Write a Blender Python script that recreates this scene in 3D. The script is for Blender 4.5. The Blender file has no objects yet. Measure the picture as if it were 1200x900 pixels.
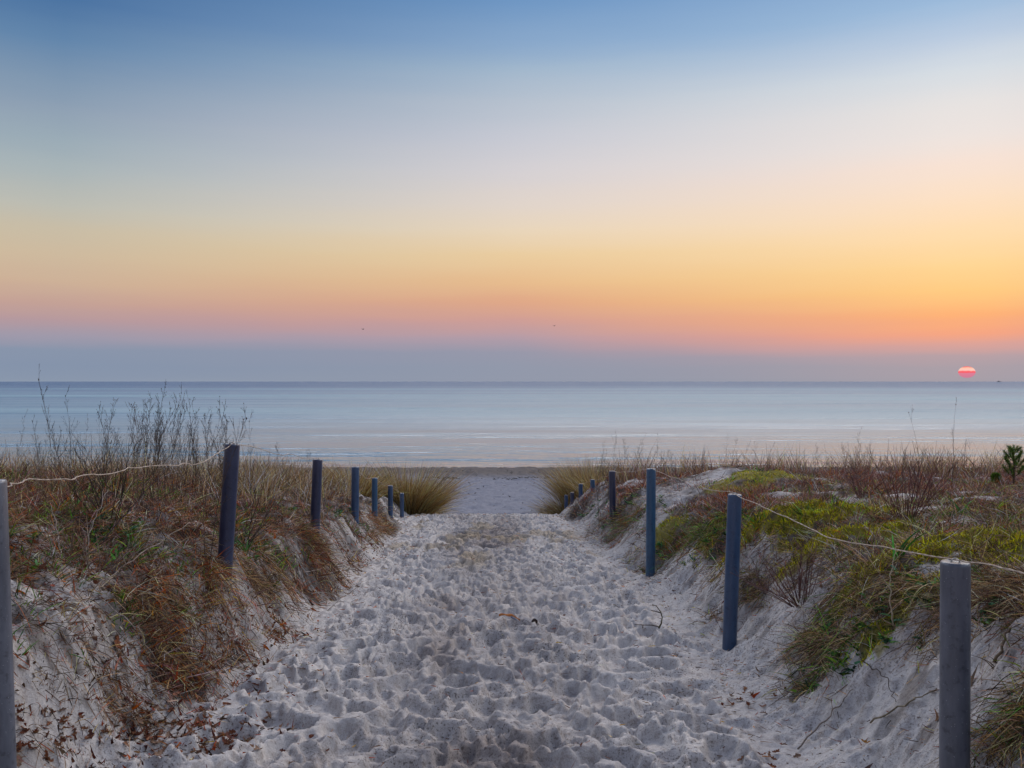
import bpy, math, random
import numpy as np

random.seed(11)
RNG = np.random.default_rng(11)
H = 4.5                      # eye height above the sea (sea level is z = 0)
F = 1039.0                   # focal length in pixels of the 1200 wide photograph
HZ = 447.0                   # row of the horizon
SUN_AZ = math.radians(27.2)  # to the right of the view direction (+Y)
R = math.radians

scene = bpy.context.scene
COL = scene.collection

# ------------------------------------------------------------------ helpers
def srgb(r, g, b):
    def f(c):
        c /= 255.0
        return c / 12.92 if c <= 0.04045 else ((c + 0.055) / 1.055) ** 2.4
    return (f(r), f(g), f(b))

def _h(ix, iy, seed):
    n = (ix.astype(np.int64) * 374761393 + iy.astype(np.int64) * 668265263 + seed * 1442695041) & 0x7fffffff
    n = ((n ^ (n >> 13)) * 1274126177) & 0x7fffffff
    n = ((n ^ (n >> 16)) * 69069 + 12345) & 0x7fffffff
    return n / 0x7fffffff * 2 - 1

def vn(x, y, seed=0):
    x = np.asarray(x, float); y = np.asarray(y, float)
    fx = np.floor(x); fy = np.floor(y)
    u = x - fx; v = y - fy
    u = u * u * u * (u * (u * 6 - 15) + 10); v = v * v * v * (v * (v * 6 - 15) + 10)
    a = _h(fx, fy, seed); b = _h(fx + 1, fy, seed); c = _h(fx, fy + 1, seed); d = _h(fx + 1, fy + 1, seed)
    return (a + (b - a) * u) * (1 - v) + (c + (d - c) * u) * v

def fbm(x, y, seed=0, octv=4, gain=.5):
    s = 0; a = 1; t = 0
    for i in range(octv):
        s = s + a * vn(x * 2 ** i + 17.3 * i, y * 2 ** i - 9.1 * i, seed + i); t += a; a *= gain
    return s / t

def sstep(a, b, x):
    t = np.clip((np.asarray(x, float) - a) / (b - a), 0, 1)
    return t * t * (3 - 2 * t)

# ------------------------------------------------------------------ shape of the land (z relative to the eye, y = distance)
PD = [-60, -12, 0, 3.5, 5.5, 8.5, 11.5, 15, 16, 18, 22, 30, 37, 40.5, 42, 44.5, 48, 60, 120, 600]
PZ = [-0.9, -1.1, -1.42, -1.56, -1.67, -1.88, -2.07, -2.31, -2.42, -2.85, -3.45, -3.82, -4.02, -4.05, -4.10, -4.5, -4.75, -5.3, -7.5, -9]
LS = [0, .15, .35, .55, .9, 1.5, 2.5, 6, 40]
LP = [0, .16, .52, .64, .80, .93, 1.0, 1.02, 1.3]
RS = [0, .2, .4, .6, .8, 1.2, 2.0, 6, 40]
RP = [0, .13, .42, .72, .86, .95, 1.0, 1.02, 1.3]

def footL(d):
    return np.interp(d, [-12, 0, 3, 4, 5.5, 7.6, 10, 12, 13.5, 15, 17, 20], [1.9, 1.8, 1.72, 1.62, 1.48, 1.43, 1.52, 1.60, 1.68, 1.88, 1.9, 1.9]) + .07 * vn(np.asarray(d) * 1.3, 0 * np.asarray(d) + 3.3, 5)

def footR(d):
    return np.interp(d, [-12, 0, 3.5, 5.5, 7.5, 8.5, 10.5, 13, 16, 20, 25], [1.3, 1.2, 1.15, 1.25, 1.18, 1.2, .95, .9, .84, .82, 1.1]) + .07 * vn(np.asarray(d) * 1.4, 0 * np.asarray(d) + 7.7, 6)

# moss cushions on the right dune: x, y, half width, half depth
MOSS = []

def ground(x, y):
    x = np.asarray(x, float); y = np.asarray(y, float)
    base = np.interp(y, PD, PZ)
    sl = -x - footL(y); sr = x - footR(y)
    fade = 1 - sstep(14.8, 20.5 , y + .8 * vn(x * .25, y * 0, 91))
    fadeR = 1 - sstep(18, 25.5, y + .8 * vn(x * .25, y * 0, 92))
    HL = np.interp(y, [-12, 4, 6, 10, 15, 25], [1.2, 1.10, 1.03, .86, .66, .5])
    HR = np.interp(y, [-12, 3.5, 6, 10, 15, 25], [1.0, .84, .80, .78, .72, .6])
    L = HL * np.interp(sl, LS, LP) * fade
    Rr = HR * np.interp(sr, RS, RP) * fadeR
    z = base + L + Rr
    on = sstep(.15, .8, np.maximum(sl, sr)) * np.maximum(fade, .15)
    z = z + on * (.07 * fbm(x * .9, y * .9, 21, 3) + .05 * fbm(x * 2.7, y * 2.7, 23, 2))
    # bare mound and gully on the right
    z = z + .20 * np.exp(-(((x - 2.75) / .75) ** 2 + ((y - 11.2) / 1.0) ** 2))
    z = z - .10 * np.exp(-(((x - 1.75 - .4 * (y - 9.2)) / .3) ** 2)) * sstep(8.3, 8.9, y) * (1 - sstep(10.2, 11, y))
    # berm at the water and soft beach swells
    z = z + sstep(20, 26, y) * (1 - sstep(46, 60, y)) * (.05 * fbm(x * .2, y * .25, 31, 3) + .022 * fbm(x * 1.1, y * 1.1, 33, 2))
    for (mx, my, ma, mb) in MOSS:
        r2 = ((x - mx) / ma) ** 2 + ((y - my) / mb) ** 2
        z = z + .06 * np.exp(-r2 * 1.1)
    return z

def at(px, py, d0=2.0, d1=45):
    """the point of the land seen at a pixel of the photograph"""
    d = np.concatenate([np.arange(d0, 12, .01), np.arange(12, d1, .03)])
    x = (px - 600) / F * d; z = -(py - HZ) / F * d
    g = ground(x, d)
    k = np.argmax(z <= g)
    if z[k] > g[k]: k = len(d) - 1
    return float(x[k]), float(d[k])

for (px, py, a, b) in [(925, 612, .75, .42), (985, 607, .55, .35), (830, 640, .42, .34), (880, 622, .4, .3), (940, 655, .33, .2), (1085, 700, .36, .2), (1010, 690, .25, .2),
                       (1130, 640, .5, .3), (790, 615, .25, .3), (1040, 625, .4, .3), (855, 545, .9, .5), (1180, 660, .4, .25), (900, 560, .9, .6), (1060, 552, 1.2, .8)]:
    x, y = at(px, py)
    MOSS.append((x, y, a, b))

def gauss(x, y, px, py, a, b):
    X, Y = at(px, py)
    return np.exp(-((x - X) / a) ** 2 - ((y - Y) / b) ** 2)

def cover(x, y):
    """how much of the ground carries plants, 0..1"""
    x = np.asarray(x, float); y = np.asarray(y, float)
    sl = -x - footL(y); sr = x - footR(y)
    n = fbm(x * 1.6, y * 1.3, 41, 3); n2 = fbm(x * 4.5, y * 3.2, 44, 2)
    n3 = fbm(x * 9, y * 6, 47, 2)
    L = sstep(.12, .62, sl + .42 * n + .30 * n2 + .18 * n3) * sstep(.06, .36, .72 + n2 * 1.1 + n3 * .7 + .4 * sstep(1.0, 1.8, sl)) * .95
    # clumps that hang lower down the left bank
    for (px, py, a, b, w) in [(110, 785, .35, .14, .9), (50, 770, .25, .12, .8), (215, 790, .2, .25, .9), (270, 740, .2, .3, .8), (175, 745, .22, .28, 1), (370, 660, .16, .5, 1), (310, 640, .2, .3, .6), (400, 640, .2, .5, .7), (450, 610, .25, .9, .9), (240, 690, .25, .3, .6), (110, 620, .5, .35, .8), (300, 700, .15, .3, .5)]:
        L = np.maximum(L, w * gauss(x, y, px, py, a, b))
    for (px, py, a, b, w) in [(55, 690, .34, .32, .95), (30, 610, .22, .22, .8), (330, 620, .16, .35, .9), (60, 760, .4, .25, .75), (110, 870, .6, .2, 1), (40, 865, .5, .22, 1), (130, 730, .25, .12, .7), (60, 650, .3, .1, .5), (300, 760, .2, .3, .7), (330, 690, .12, .4, .6), (160, 600, .2, .2, .5)]:
        L = L * (1 - w * gauss(x, y, px, py, a, b))
    L = L * (sl > 0)
    Rr = sstep(.34, .72, sr + .30 * n + .20 * n2) * sstep(.0, .3, .62 + n2 * .9 + n) * .95
    for (px, py, a, b, w) in [(790, 640, .28, .5, 1), (720, 600, .3, .9, 1), (975, 760, .12, .16, .8), (880, 690, .2, .3, .7), (680, 590, .3, 1.2, 1), (760, 640, .15, .35, .6)]:
        Rr = np.maximum(Rr, w * gauss(x, y, px, py, a, b))
    for (px, py, a, b, w) in [(945, 690, .36, .45, 1), (1175, 815, .4, .22, 1), (1120, 800, .35, .3, 1), (1010, 820, .4, .3, 1), (900, 720, .2, .3, .8), (840, 562, .5, .5, 1), (790, 580, .22, .6, 1), (900, 640, .22, .22, .6), (775, 610, .14, .4, .9), (1080, 790, .5, .3, 1), (880, 655, .2, .2, .5)]:
        Rr = Rr * (1 - w * gauss(x, y, px, py, a, b))
    Rr = Rr * (sr > 0)
    c = np.maximum(L, Rr)
    return c * (1 - np.where(x > 0, sstep(20.5, 24, y + .8 * n), sstep(17.5, 20.5, y + .8 * n)))

def mossiness(x, y):
    m = np.zeros_like(np.asarray(x, float))
    for (mx, my, ma, mb) in MOSS:
        r2 = ((x - mx) / ma) ** 2 + ((y - my) / mb) ** 2
        m = np.maximum(m, np.exp(-r2 * 1.2))
    return sstep(.40, .58, m * .9 + .46 * fbm(np.asarray(x) * 4, np.asarray(y) * 4, 61, 3) + .25 * fbm(np.asarray(x) * 13, np.asarray(y) * 13, 64, 2))

# ------------------------------------------------------------------ grid of the land
def axis(stops):
    out = [stops[0][0]]
    for (a, b, s0, s1) in stops:
        p = a
        while p < b - 1e-6:
            t = (p - a) / (b - a)
            p = min(b, p + s0 + (s1 - s0) * t)
            out.append(p)
    return np.array(out)

half = axis([(0, 2.4, .0085, .0085), (2.4, 4.5, .015, .03), (4.5, 12, .04, .16), (12, 60, .2, 3), (60, 900, 5, 90)])
XS = np.concatenate([-half[:0:-1], half])
ys = [-60, -40, -25, -15, -10, -7, -5, -4, -3, -2, -1.5, -1, -.5, 0, .3, .6, .9, 1.2, 1.5, 1.7, 1.9, 2.1, 2.3]
d = 2.4
while d < 24:
    ys.append(d); d += min(.032, max(.0095, d * d / 1450))
while d < 48:
    ys.append(d); d += .12
while d < 700:
    ys.append(d); d *= 1.12
YS = np.array(ys)
GX, GY = np.meshgrid(XS, YS)
Z = ground(GX, GY)
SL = -GX - footL(GY); SR = GX - footR(GY); SIDE = np.maximum(SL, SR)
near = (GY > 1) & (GY < 26) & (np.abs(GX) < 9)
pathness = 1 - sstep(-.12, .12, SIDE)
# eroded relief of the bank faces: rills and crumbs running down the slope
face = sstep(-.05, .15, SIDE) * (1 - sstep(.9, 1.6, SIDE)) * near
rill = fbm(GY * 5.5 + .5 * GX, SIDE * 1.3, 71, 4)
Z += face * (.045 * rill + .034 * fbm(GX * 12, GY * 12, 75, 3) + .012 * fbm(GX * 26, GY * 26, 76, 2) - .05 * np.abs(fbm(GX * 4, GY * 4, 78, 3)))
Z += near * sstep(.5, 1.2, SIDE) * .012 * fbm(GX * 11, GY * 11, 79, 3)
# footprints, the later ones over the earlier ones
prng = random.Random(5)
Z0 = Z.copy()
for i in range(4600):
    u = prng.random()
    yy = 1.6 + 20.5 * u ** 1.15
    fl = float(footL(yy)); fr = float(footR(yy))
    xx = prng.uniform(-fl - .1, fr + .12)
    edge = min(xx + fl, fr - xx)
    if edge < .25 and prng.random() < .75: continue
    a = prng.uniform(.06, .135); b = a * prng.uniform(.6, 1.0); shoe = prng.random() < .2
    if shoe: a = prng.uniform(.125, .155); b = a * .36
    ang = prng.gauss(0, .5) if shoe else prng.uniform(0, 3.14)
    dep = prng.uniform(.30, .52) * a * (.75 if shoe else 1) * (1 if edge > .2 else .6)
    rad = a * 1.9
    r0, r1 = np.searchsorted(YS, yy - rad), np.searchsorted(YS, yy + rad)
    c0, c1 = np.searchsorted(XS, xx - rad), np.searchsorted(XS, xx + rad)
    if r1 - r0 < 2 or c1 - c0 < 2: continue
    X = GX[r0:r1, c0:c1] - xx; Y = GY[r0:r1, c0:c1] - yy
    wob = 1 + .16 * vn(X * 13 + i, Y * 13 - i, 3)
    U = X * math.sin(ang) + Y * math.cos(ang); V = X * math.cos(ang) - Y * math.sin(ang)
    toe = prng.choice((-1, 1))
    bb = b * (1 + .25 * toe * U / a)
    if shoe: bb = bb * (1 - .35 * np.exp(-((U / a * toe + .25) / .22) ** 2))      # narrow waist between sole and heel
    r = np.sqrt((U / a) ** 2 + (V / np.maximum(bb, .02)) ** 2) * (wob if not shoe else 1 + (wob - 1) * .5)
    sub = Z[r0:r1, c0:c1]; base = Z0[r0:r1, c0:c1]
    w = 1 - sstep(.55, 1.1, r)
    floor_ = base * .75 + sub * .25 - dep * (.8 + .35 * toe * U / a)
    sub[:] = sub * (1 - w) + floor_ * w
    sub += dep * prng.uniform(.3, .65) * np.exp(-((r - 1.2) / .2) ** 2)
    np.clip(sub, base - .095, base + .036, out=sub)
crumb = pathness * near * (GY < 22)
ridged = 1 - np.abs(fbm(GX * 9, GY * 9, 81, 3)) * 2
Z += crumb * (.010 * ridged + (.004 + .010 * sstep(-.1, .35, fbm(GX * 1.6, GY * 1.6, 86, 3))) * fbm(GX * 21, GY * 21, 84, 3) + .003 * vn(GX * 55, GY * 55, 88))
Z += sstep(21, 24, GY) * (1 - sstep(43, 45, GY)) * .10 * np.abs(fbm(GX * 2.2, GY * 2.2, 87, 3))
for (qx, qy) in ((1.41, 2.83), (1.36, 5.5), (1.33, 8.5), (1.30, 11.5), (-1.77, 5.5), (-1.84, 8.3), (-1.84, 10.4)):   # sand scoured and piled round the posts
    rr = np.hypot(GX - qx, GY - qy) * (1 + .2 * vn(GX * 9, GY * 9, 66))
    Z += .022 * np.exp(-((rr - .17) / .06) ** 2) - .045 * np.exp(-(rr / .10) ** 2)
Z += near * (1 - crumb) * .003 * vn(GX * 50, GY * 50, 89)

def gz(x, y):
    """height of the finished land, world z"""
    x = np.asarray(x, float); y = np.asarray(y, float)
    i = np.clip(np.searchsorted(XS, x) - 1, 0, len(XS) - 2); j = np.clip(np.searchsorted(YS, y) - 1, 0, len(YS) - 2)
    u = np.clip((x - XS[i]) / (XS[i + 1] - XS[i]), 0, 1); v = np.clip((y - YS[j]) / (YS[j + 1] - YS[j]), 0, 1)
    return (Z[j, i] * (1 - u) + Z[j, i + 1] * u) * (1 - v) + (Z[j + 1, i] * (1 - u) + Z[j + 1, i + 1] * u) * v + H

# ------------------------------------------------------------------ mesh builders
def make_mesh(name, verts, loops, starts, totals, mat, cols=None, smooth=True):
    me = bpy.data.meshes.new(name)
    nv, nl, npoly = len(verts), len(loops), len(starts)
    me.vertices.add(nv); me.vertices.foreach_set('co', np.ascontiguousarray(verts, np.float32).ravel())
    me.loops.add(nl); me.loops.foreach_set('vertex_index', np.ascontiguousarray(loops, np.int32))
    me.polygons.add(npoly); me.polygons.foreach_set('loop_start', np.ascontiguousarray(starts, np.int32))
    if smooth: me.polygons.foreach_set('use_smooth', np.ones(npoly, bool))
    if cols is not None:
        at_ = me.attributes.new('col', 'FLOAT_COLOR', 'POINT')
        c4 = np.ones((nv, 4), np.float32); c4[:, :3] = cols
        at_.data.foreach_set('color', c4.ravel())
    me.update(calc_edges=True); me.validate()
    me.materials.append(mat)
    return me

def obj(name, me, parent=None, loc=(0, 0, 0)):
    o = bpy.data.objects.new(name, me); COL.objects.link(o); o.location = loc
    if parent: o.parent = parent
    return o

def tag(o, label=None, cat=None, group=None, kind=None):
    if label: o['label'] = label
    if cat: o['category'] = cat
    if group: o['group'] = group
    if kind: o['kind'] = kind
    return o

class Build:
    """collects strips, tubes and faces, then links them as one mesh"""
    def __init__(s): s.v = []; s.c = []; s.l = []; s.t = []; s.n = 0
    def add(s, v, faces, col):
        v = np.asarray(v, float)
        s.v.append(v); s.c.append(np.broadcast_to(np.asarray(col, float), v.shape).copy())
        for f in faces: s.l.append(np.array(f) + s.n); s.t.append(np.array([len(f)]))
        s.n += len(v)
    def blades(s, base, dirv, L, W, bend, col, nseg=3, flat=None):
        N = len(base)
        if N == 0: return
        base = np.asarray(base, float); dirv = np.asarray(dirv, float)
        dirv = dirv / np.linalg.norm(dirv, axis=1, keepdims=True)
        rnd = RNG.normal(size=(N, 3)) if flat is None else flat
        side = np.cross(dirv, rnd); side /= (np.linalg.norm(side, axis=1, keepdims=True) + 1e-9)
        L = np.broadcast_to(L, (N,))[:, None]; W = np.broadcast_to(W, (N,))[:, None]
        V = np.zeros((N, 2 * nseg + 1, 3))
        for k in range(nseg + 1):
            t = k / nseg
            p = base + L * (dirv * t + bend * t * t)
            if k < nseg:
                w = W * .5 * (1 - .75 * t * t)
                V[:, 2 * k] = p - side * w; V[:, 2 * k + 1] = p + side * w
            else: V[:, 2 * nseg] = p
        fl = []; tt = []
        off = (np.arange(N) * (2 * nseg + 1) + s.n)[:, None]
        rows = []
        for k in range(nseg - 1):
            rows.append(off + np.array([2 * k, 2 * k + 1, 2 * k + 3, 2 * k + 2]))
        rows.append(off + np.array([2 * nseg - 2, 2 * nseg - 1, 2 * nseg]))
        s.l.append(np.concatenate(rows, 1).ravel())
        s.t.append(np.tile([4] * (nseg - 1) + [3], N))
        s.v.append(V.reshape(-1, 3))
        c = np.repeat(np.broadcast_to(np.asarray(col, float), (N, 3)), 2 * nseg + 1, 0)
        s.c.append(c); s.n += N * (2 * nseg + 1)
    def tube(s, pts, rad, col, k=4):
        pts = np.asarray(pts, float); n = len(pts)
        rad = np.broadcast_to(rad, (n,))
        tan = np.gradient(pts, axis=0); tan /= (np.linalg.norm(tan, axis=1, keepdims=True) + 1e-9)
        up = np.array([.31, .17, .94]) if abs(tan[0] @ np.array([.31, .17, .94])) < .9 else np.array([1., 0, 0])
        a = np.cross(tan, up); a /= (np.linalg.norm(a, axis=1, keepdims=True) + 1e-9)
        b = np.cross(tan, a)
        th = np.arange(k) / k * 2 * math.pi
        V = pts[:, None, :] + rad[:, None, None] * (np.cos(th)[None, :, None] * a[:, None, :] + np.sin(th)[None, :, None] * b[:, None, :])
        i = np.arange(n - 1)[:, None] * k; j = np.arange(k)[None, :]; j2 = (j + 1) % k
        q = np.stack([i + j, i + j2, i + k + j2, i + k + j], -1).reshape(-1)
        s.l.append(q + s.n); s.t.append(np.full((n - 1) * k, 4))
        s.l.append(np.arange(k)[::-1] + s.n); s.t.append(np.array([k]))
        s.l.append(np.arange(k) + (n - 1) * k + s.n); s.t.append(np.array([k]))
        s.v.append(V.reshape(-1, 3)); s.c.append(np.broadcast_to(np.asarray(col, float), (n * k, 3)).copy()); s.n += n * k
    def blob(s, p, r, col, sq=1.0):
        v = np.array([[1, 0, 0], [-1, 0, 0], [0, 1, 0], [0, -1, 0], [0, 0, sq], [0, 0, -sq]], float) * r + np.asarray(p)
        s.add(v, [(0, 2, 4), (2, 1, 4), (1, 3, 4), (3, 0, 4), (2, 0, 5), (1, 2, 5), (3, 1, 5), (0, 3, 5)], col)
    def mesh(s, name, mat, smooth=True):
        loops = np.concatenate(s.l); tot = np.concatenate(s.t)
        starts = np.concatenate([[0], np.cumsum(tot)[:-1]])
        return make_mesh(name, np.concatenate(s.v), loops, starts, tot, mat, np.concatenate(s.c), smooth)
    def build(s, name, mat, parent=None, loc=(0, 0, 0), smooth=True):
        return obj(name, s.mesh(name, mat, smooth), parent, loc)

# ------------------------------------------------------------------ materials
def new_mat(name):
    m = bpy.data.materials.new(name); m.use_nodes = True
    nt = m.node_tree; nt.nodes.clear()
    out = nt.nodes.new('ShaderNodeOutputMaterial')
    return m, nt, out

def N(nt, t, **kw):
    n = nt.nodes.new(t)
    for k, v in kw.items():
        if k in n.inputs.keys() if isinstance(k, str) else False: n.inputs[k].default_value = v
        else: setattr(n, k, v)
    return n

def noise(nt, vec, scale, detail=3, rough=.55):
    n = nt.nodes.new('ShaderNodeTexNoise')
    n.inputs['Scale'].default_value = scale; n.inputs['Detail'].default_value = detail; n.inputs['Roughness'].default_value = rough
    nt.links.new(vec, n.inputs['Vector'])
    return n.outputs['Fac']

def mrange(nt, val, a, b, c=0., d=1.):
    n = nt.nodes.new('ShaderNodeMapRange')
    n.inputs['From Min'].default_value = a; n.inputs['From Max'].default_value = b
    n.inputs['To Min'].default_value = c; n.inputs['To Max'].default_value = d
    nt.links.new(val, n.inputs['Value'])
    return n.outputs['Result']

def mixc(nt, fac, a, b, mode='MIX'):
    n = nt.nodes.new('ShaderNodeMix'); n.data_type = 'RGBA'; n.blend_type = mode
    for sock, val in ((n.inputs[0], fac), (n.inputs[6], a), (n.inputs[7], b)):
        if isinstance(val, (int, float)): sock.default_value = val
        elif isinstance(val, tuple): sock.default_value = (*val, 1)
        else: nt.links.new(val, sock)
    return n.outputs[2]

def math_(nt, op, a, b=None, c=None):
    n = nt.nodes.new('ShaderNodeMath'); n.operation = op
    for i, v in enumerate((a, b, c)):
        if v is None: continue
        if isinstance(v, (int, float)): n.inputs[i].default_value = v
        else: nt.links.new(v, n.inputs[i])
    return n.outputs[0]

def principled(nt, out, rough=.8, spec=.3):
    p = nt.nodes.new('ShaderNodeBsdfPrincipled')
    p.inputs['Roughness'].default_value = rough
    p.inputs['Specular IOR Level'].default_value = spec
    nt.links.new(p.outputs[0], out.inputs['Surface'])
    return p

def bump(nt, height, strength, dist, p):
    b = nt.nodes.new('ShaderNodeBump')
    b.inputs['Strength'].default_value = strength; b.inputs['Distance'].default_value = dist
    nt.links.new(height, b.inputs['Height']); nt.links.new(b.outputs[0], p.inputs['Normal'])

def sand_material(name, debris=True):
    m, nt, out = new_mat(name)
    p = principled(nt, out, .93, .12)
    co = nt.nodes.new('ShaderNodeTexCoord').outputs['Object']
    at_ = nt.nodes.new('ShaderNodeAttribute'); at_.attribute_name = 'col'
    base = at_.outputs['Color']
    n1 = noise(nt, co, 3.2, 5, .6); n2 = noise(nt, co, 28, 4, .65); n3 = noise(nt, co, 190, 3, .7)
    c = mixc(nt, 1.0, base, mixc(nt, mrange(nt, n1, .3, .7), (.80, .80, .82), (1.12, 1.09, 1.05)), 'MULTIPLY')
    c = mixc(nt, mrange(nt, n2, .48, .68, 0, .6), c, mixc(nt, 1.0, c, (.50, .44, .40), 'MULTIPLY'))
    c = mixc(nt, mrange(nt, n3, .3, .7), mixc(nt, 1.0, c, (.80, .80, .80), 'MULTIPLY'), mixc(nt, 1.0, c, (1.15, 1.15, 1.15), 'MULTIPLY'))
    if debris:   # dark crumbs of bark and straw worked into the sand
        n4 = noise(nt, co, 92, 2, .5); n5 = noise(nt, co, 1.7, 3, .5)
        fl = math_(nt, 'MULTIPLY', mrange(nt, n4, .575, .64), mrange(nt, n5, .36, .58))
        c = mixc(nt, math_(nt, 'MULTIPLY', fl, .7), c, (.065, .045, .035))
    nt.links.new(c, p.inputs['Base Color'])
    hh = math_(nt, 'ADD', math_(nt, 'MULTIPLY', n2, 1.0), math_(nt, 'MULTIPLY', n3, .35))
    bump(nt, hh, .8, .012, p)
    return m

def plant_material(name='dry_plants', trans=.16, rough=.75):
    m, nt, out = new_mat(name)
    at_ = nt.nodes.new('ShaderNodeAttribute'); at_.attribute_name = 'col'
    co = nt.nodes.new('ShaderNodeTexCoord').outputs['Object']
    n = noise(nt, co, 60, 2)
    c = mixc(nt, 1.0, at_.outputs['Color'], mixc(nt, mrange(nt, n, .3, .7), (.65, .65, .65), (1.3, 1.3, 1.3)), 'MULTIPLY')
    d_ = nt.nodes.new('ShaderNodeBsdfPrincipled'); d_.inputs['Roughness'].default_value = rough; d_.inputs['Specular IOR Level'].default_value = .2
    t_ = nt.nodes.new('ShaderNodeBsdfTranslucent')
    mx = nt.nodes.new('ShaderNodeMixShader'); mx.inputs[0].default_value = trans
    nt.links.new(c, d_.inputs['Base Color']); nt.links.new(c, t_.inputs['Color'])
    nt.links.new(d_.outputs[0], mx.inputs[1]); nt.links.new(t_.outputs[0], mx.inputs[2])
    nt.links.new(mx.outputs[0], out.inputs['Surface'])
    return m

def post_material(name, dark, light, wear):
    m, nt, out = new_mat(name)
    p = principled(nt, out, .34, .6)
    co = nt.nodes.new('ShaderNodeTexCoord').outputs['Object']
    mp = nt.nodes.new('ShaderNodeMapping'); mp.inputs['Scale'].default_value = (1, 1, .22); nt.links.new(co, mp.inputs['Vector'])
    n1 = noise(nt, mp.outputs[0], 22, 5, .65); n2 = noise(nt, co, 160, 2, .6); n3 = noise(nt, co, 38, 3, .6)
    c = mixc(nt, mrange(nt, n1, .28, .72), dark, light)
    c = mixc(nt, mrange(nt, noise(nt, mp.outputs[0], 7, 4, .6), .45, .7, 0, .4), c, tuple(1.5 * v for v in light))
    c = mixc(nt, mrange(nt, n3, .56, .70, 0, .6), c, tuple(.5 * v for v in dark))
    c = mixc(nt, mrange(nt, n2, .69, .74, 0, .8), c, wear)      # pale nicks and grains of sand
    nt.links.new(c, p.inputs['Base Color'])
    bump(nt, math_(nt, 'ADD', n1, math_(nt, 'MULTIPLY', n2, .4)), .35, .004, p)
    return m

def plain_material(name, c0, c1, rough=.7, scale=40, metal=0.):
    m, nt, out = new_mat(name)
    p = principled(nt, out, rough, .3); p.inputs['Metallic'].default_value = metal
    co = nt.nodes.new('ShaderNodeTexCoord').outputs['Object']
    n1 = noise(nt, co, scale, 4, .6)
    nt.links.new(mixc(nt, mrange(nt, n1, .3, .7), c0, c1), p.inputs['Base Color'])
    return m

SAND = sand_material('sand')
BEACH = sand_material('beach_sand', False)
PLANT = plant_material()
GREEN = plant_material('green_plants', .22, .55)
TWIG = plant_material('twigs', .0, .8)

# ------------------------------------------------------------------ land: three pieces of one sheet
CV = cover(GX, GY); MS = mossiness(GX, GY) * (SR > .3) * (GY < 17) * sstep(.15, .5, CV + .4 * (SR > .4))
sand_c = np.array([.52, .49, .465])
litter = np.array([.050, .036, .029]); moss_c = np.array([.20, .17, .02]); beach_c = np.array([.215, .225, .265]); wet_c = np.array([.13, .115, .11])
yellow = np.array([.34, .27, .17])
G = np.empty(GX.shape + (3,)); G[:] = sand_c
def lerp(m, c):
    global G
    m = np.clip(m, 0, 1)[..., None]
    G = G * (1 - m) + c * m
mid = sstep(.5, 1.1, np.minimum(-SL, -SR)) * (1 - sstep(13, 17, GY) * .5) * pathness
lerp(mid * (.35 + .6 * sstep(-.15, .35, fbm(GX * 1.8, GY * 1.1, 101, 3))) * .9, np.array([.245, .208, .188]))       # trodden, browner middle of the path
lerp(pathness * near * sstep(.25, .5, fbm(GX * 2.2, GY * 1.2, 102, 3)) * sstep(8, 10, GY) * .6, yellow)
lerp(sstep(.0, .5, SIDE) * near * .35 * sstep(-.1, .4, fbm(GX * 7, GY * 7, 103, 3)), np.array([.25, .20, .17]))   # soil showing in the banks
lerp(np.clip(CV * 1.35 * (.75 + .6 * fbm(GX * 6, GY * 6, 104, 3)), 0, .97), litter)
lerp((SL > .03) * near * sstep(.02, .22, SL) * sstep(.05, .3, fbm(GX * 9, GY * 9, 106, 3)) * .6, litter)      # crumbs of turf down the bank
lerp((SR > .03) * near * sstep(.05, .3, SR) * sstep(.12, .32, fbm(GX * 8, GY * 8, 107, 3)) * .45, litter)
lerp(MS * .9, moss_c)
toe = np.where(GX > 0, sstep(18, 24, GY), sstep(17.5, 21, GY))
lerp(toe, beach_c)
lerp(toe * sstep(36.5, 39.5, GY + 1.2 * fbm(GX * .12, GY * .1, 105, 2)), wet_c)
nx, ny = len(XS), len(YS)
V = np.stack([GX, GY, Z + H], -1).reshape(-1, 3)
idx = np.arange(nx * ny).reshape(ny, nx)
Q = np.stack([idx[:-1, :-1], idx[:-1, 1:], idx[1:, 1:], idx[1:, :-1]], -1)
fs = SIDE[:-1, :-1]; fy = GY[:-1, :-1]
is_beach = fy > 19.5
is_path = (~is_beach) & (fs < .02)
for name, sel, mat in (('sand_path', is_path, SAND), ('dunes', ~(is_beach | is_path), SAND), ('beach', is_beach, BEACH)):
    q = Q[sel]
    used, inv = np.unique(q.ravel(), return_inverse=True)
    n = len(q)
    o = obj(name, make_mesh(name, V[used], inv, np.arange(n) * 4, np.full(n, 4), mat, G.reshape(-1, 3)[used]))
    o['kind'] = 'structure'

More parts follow.
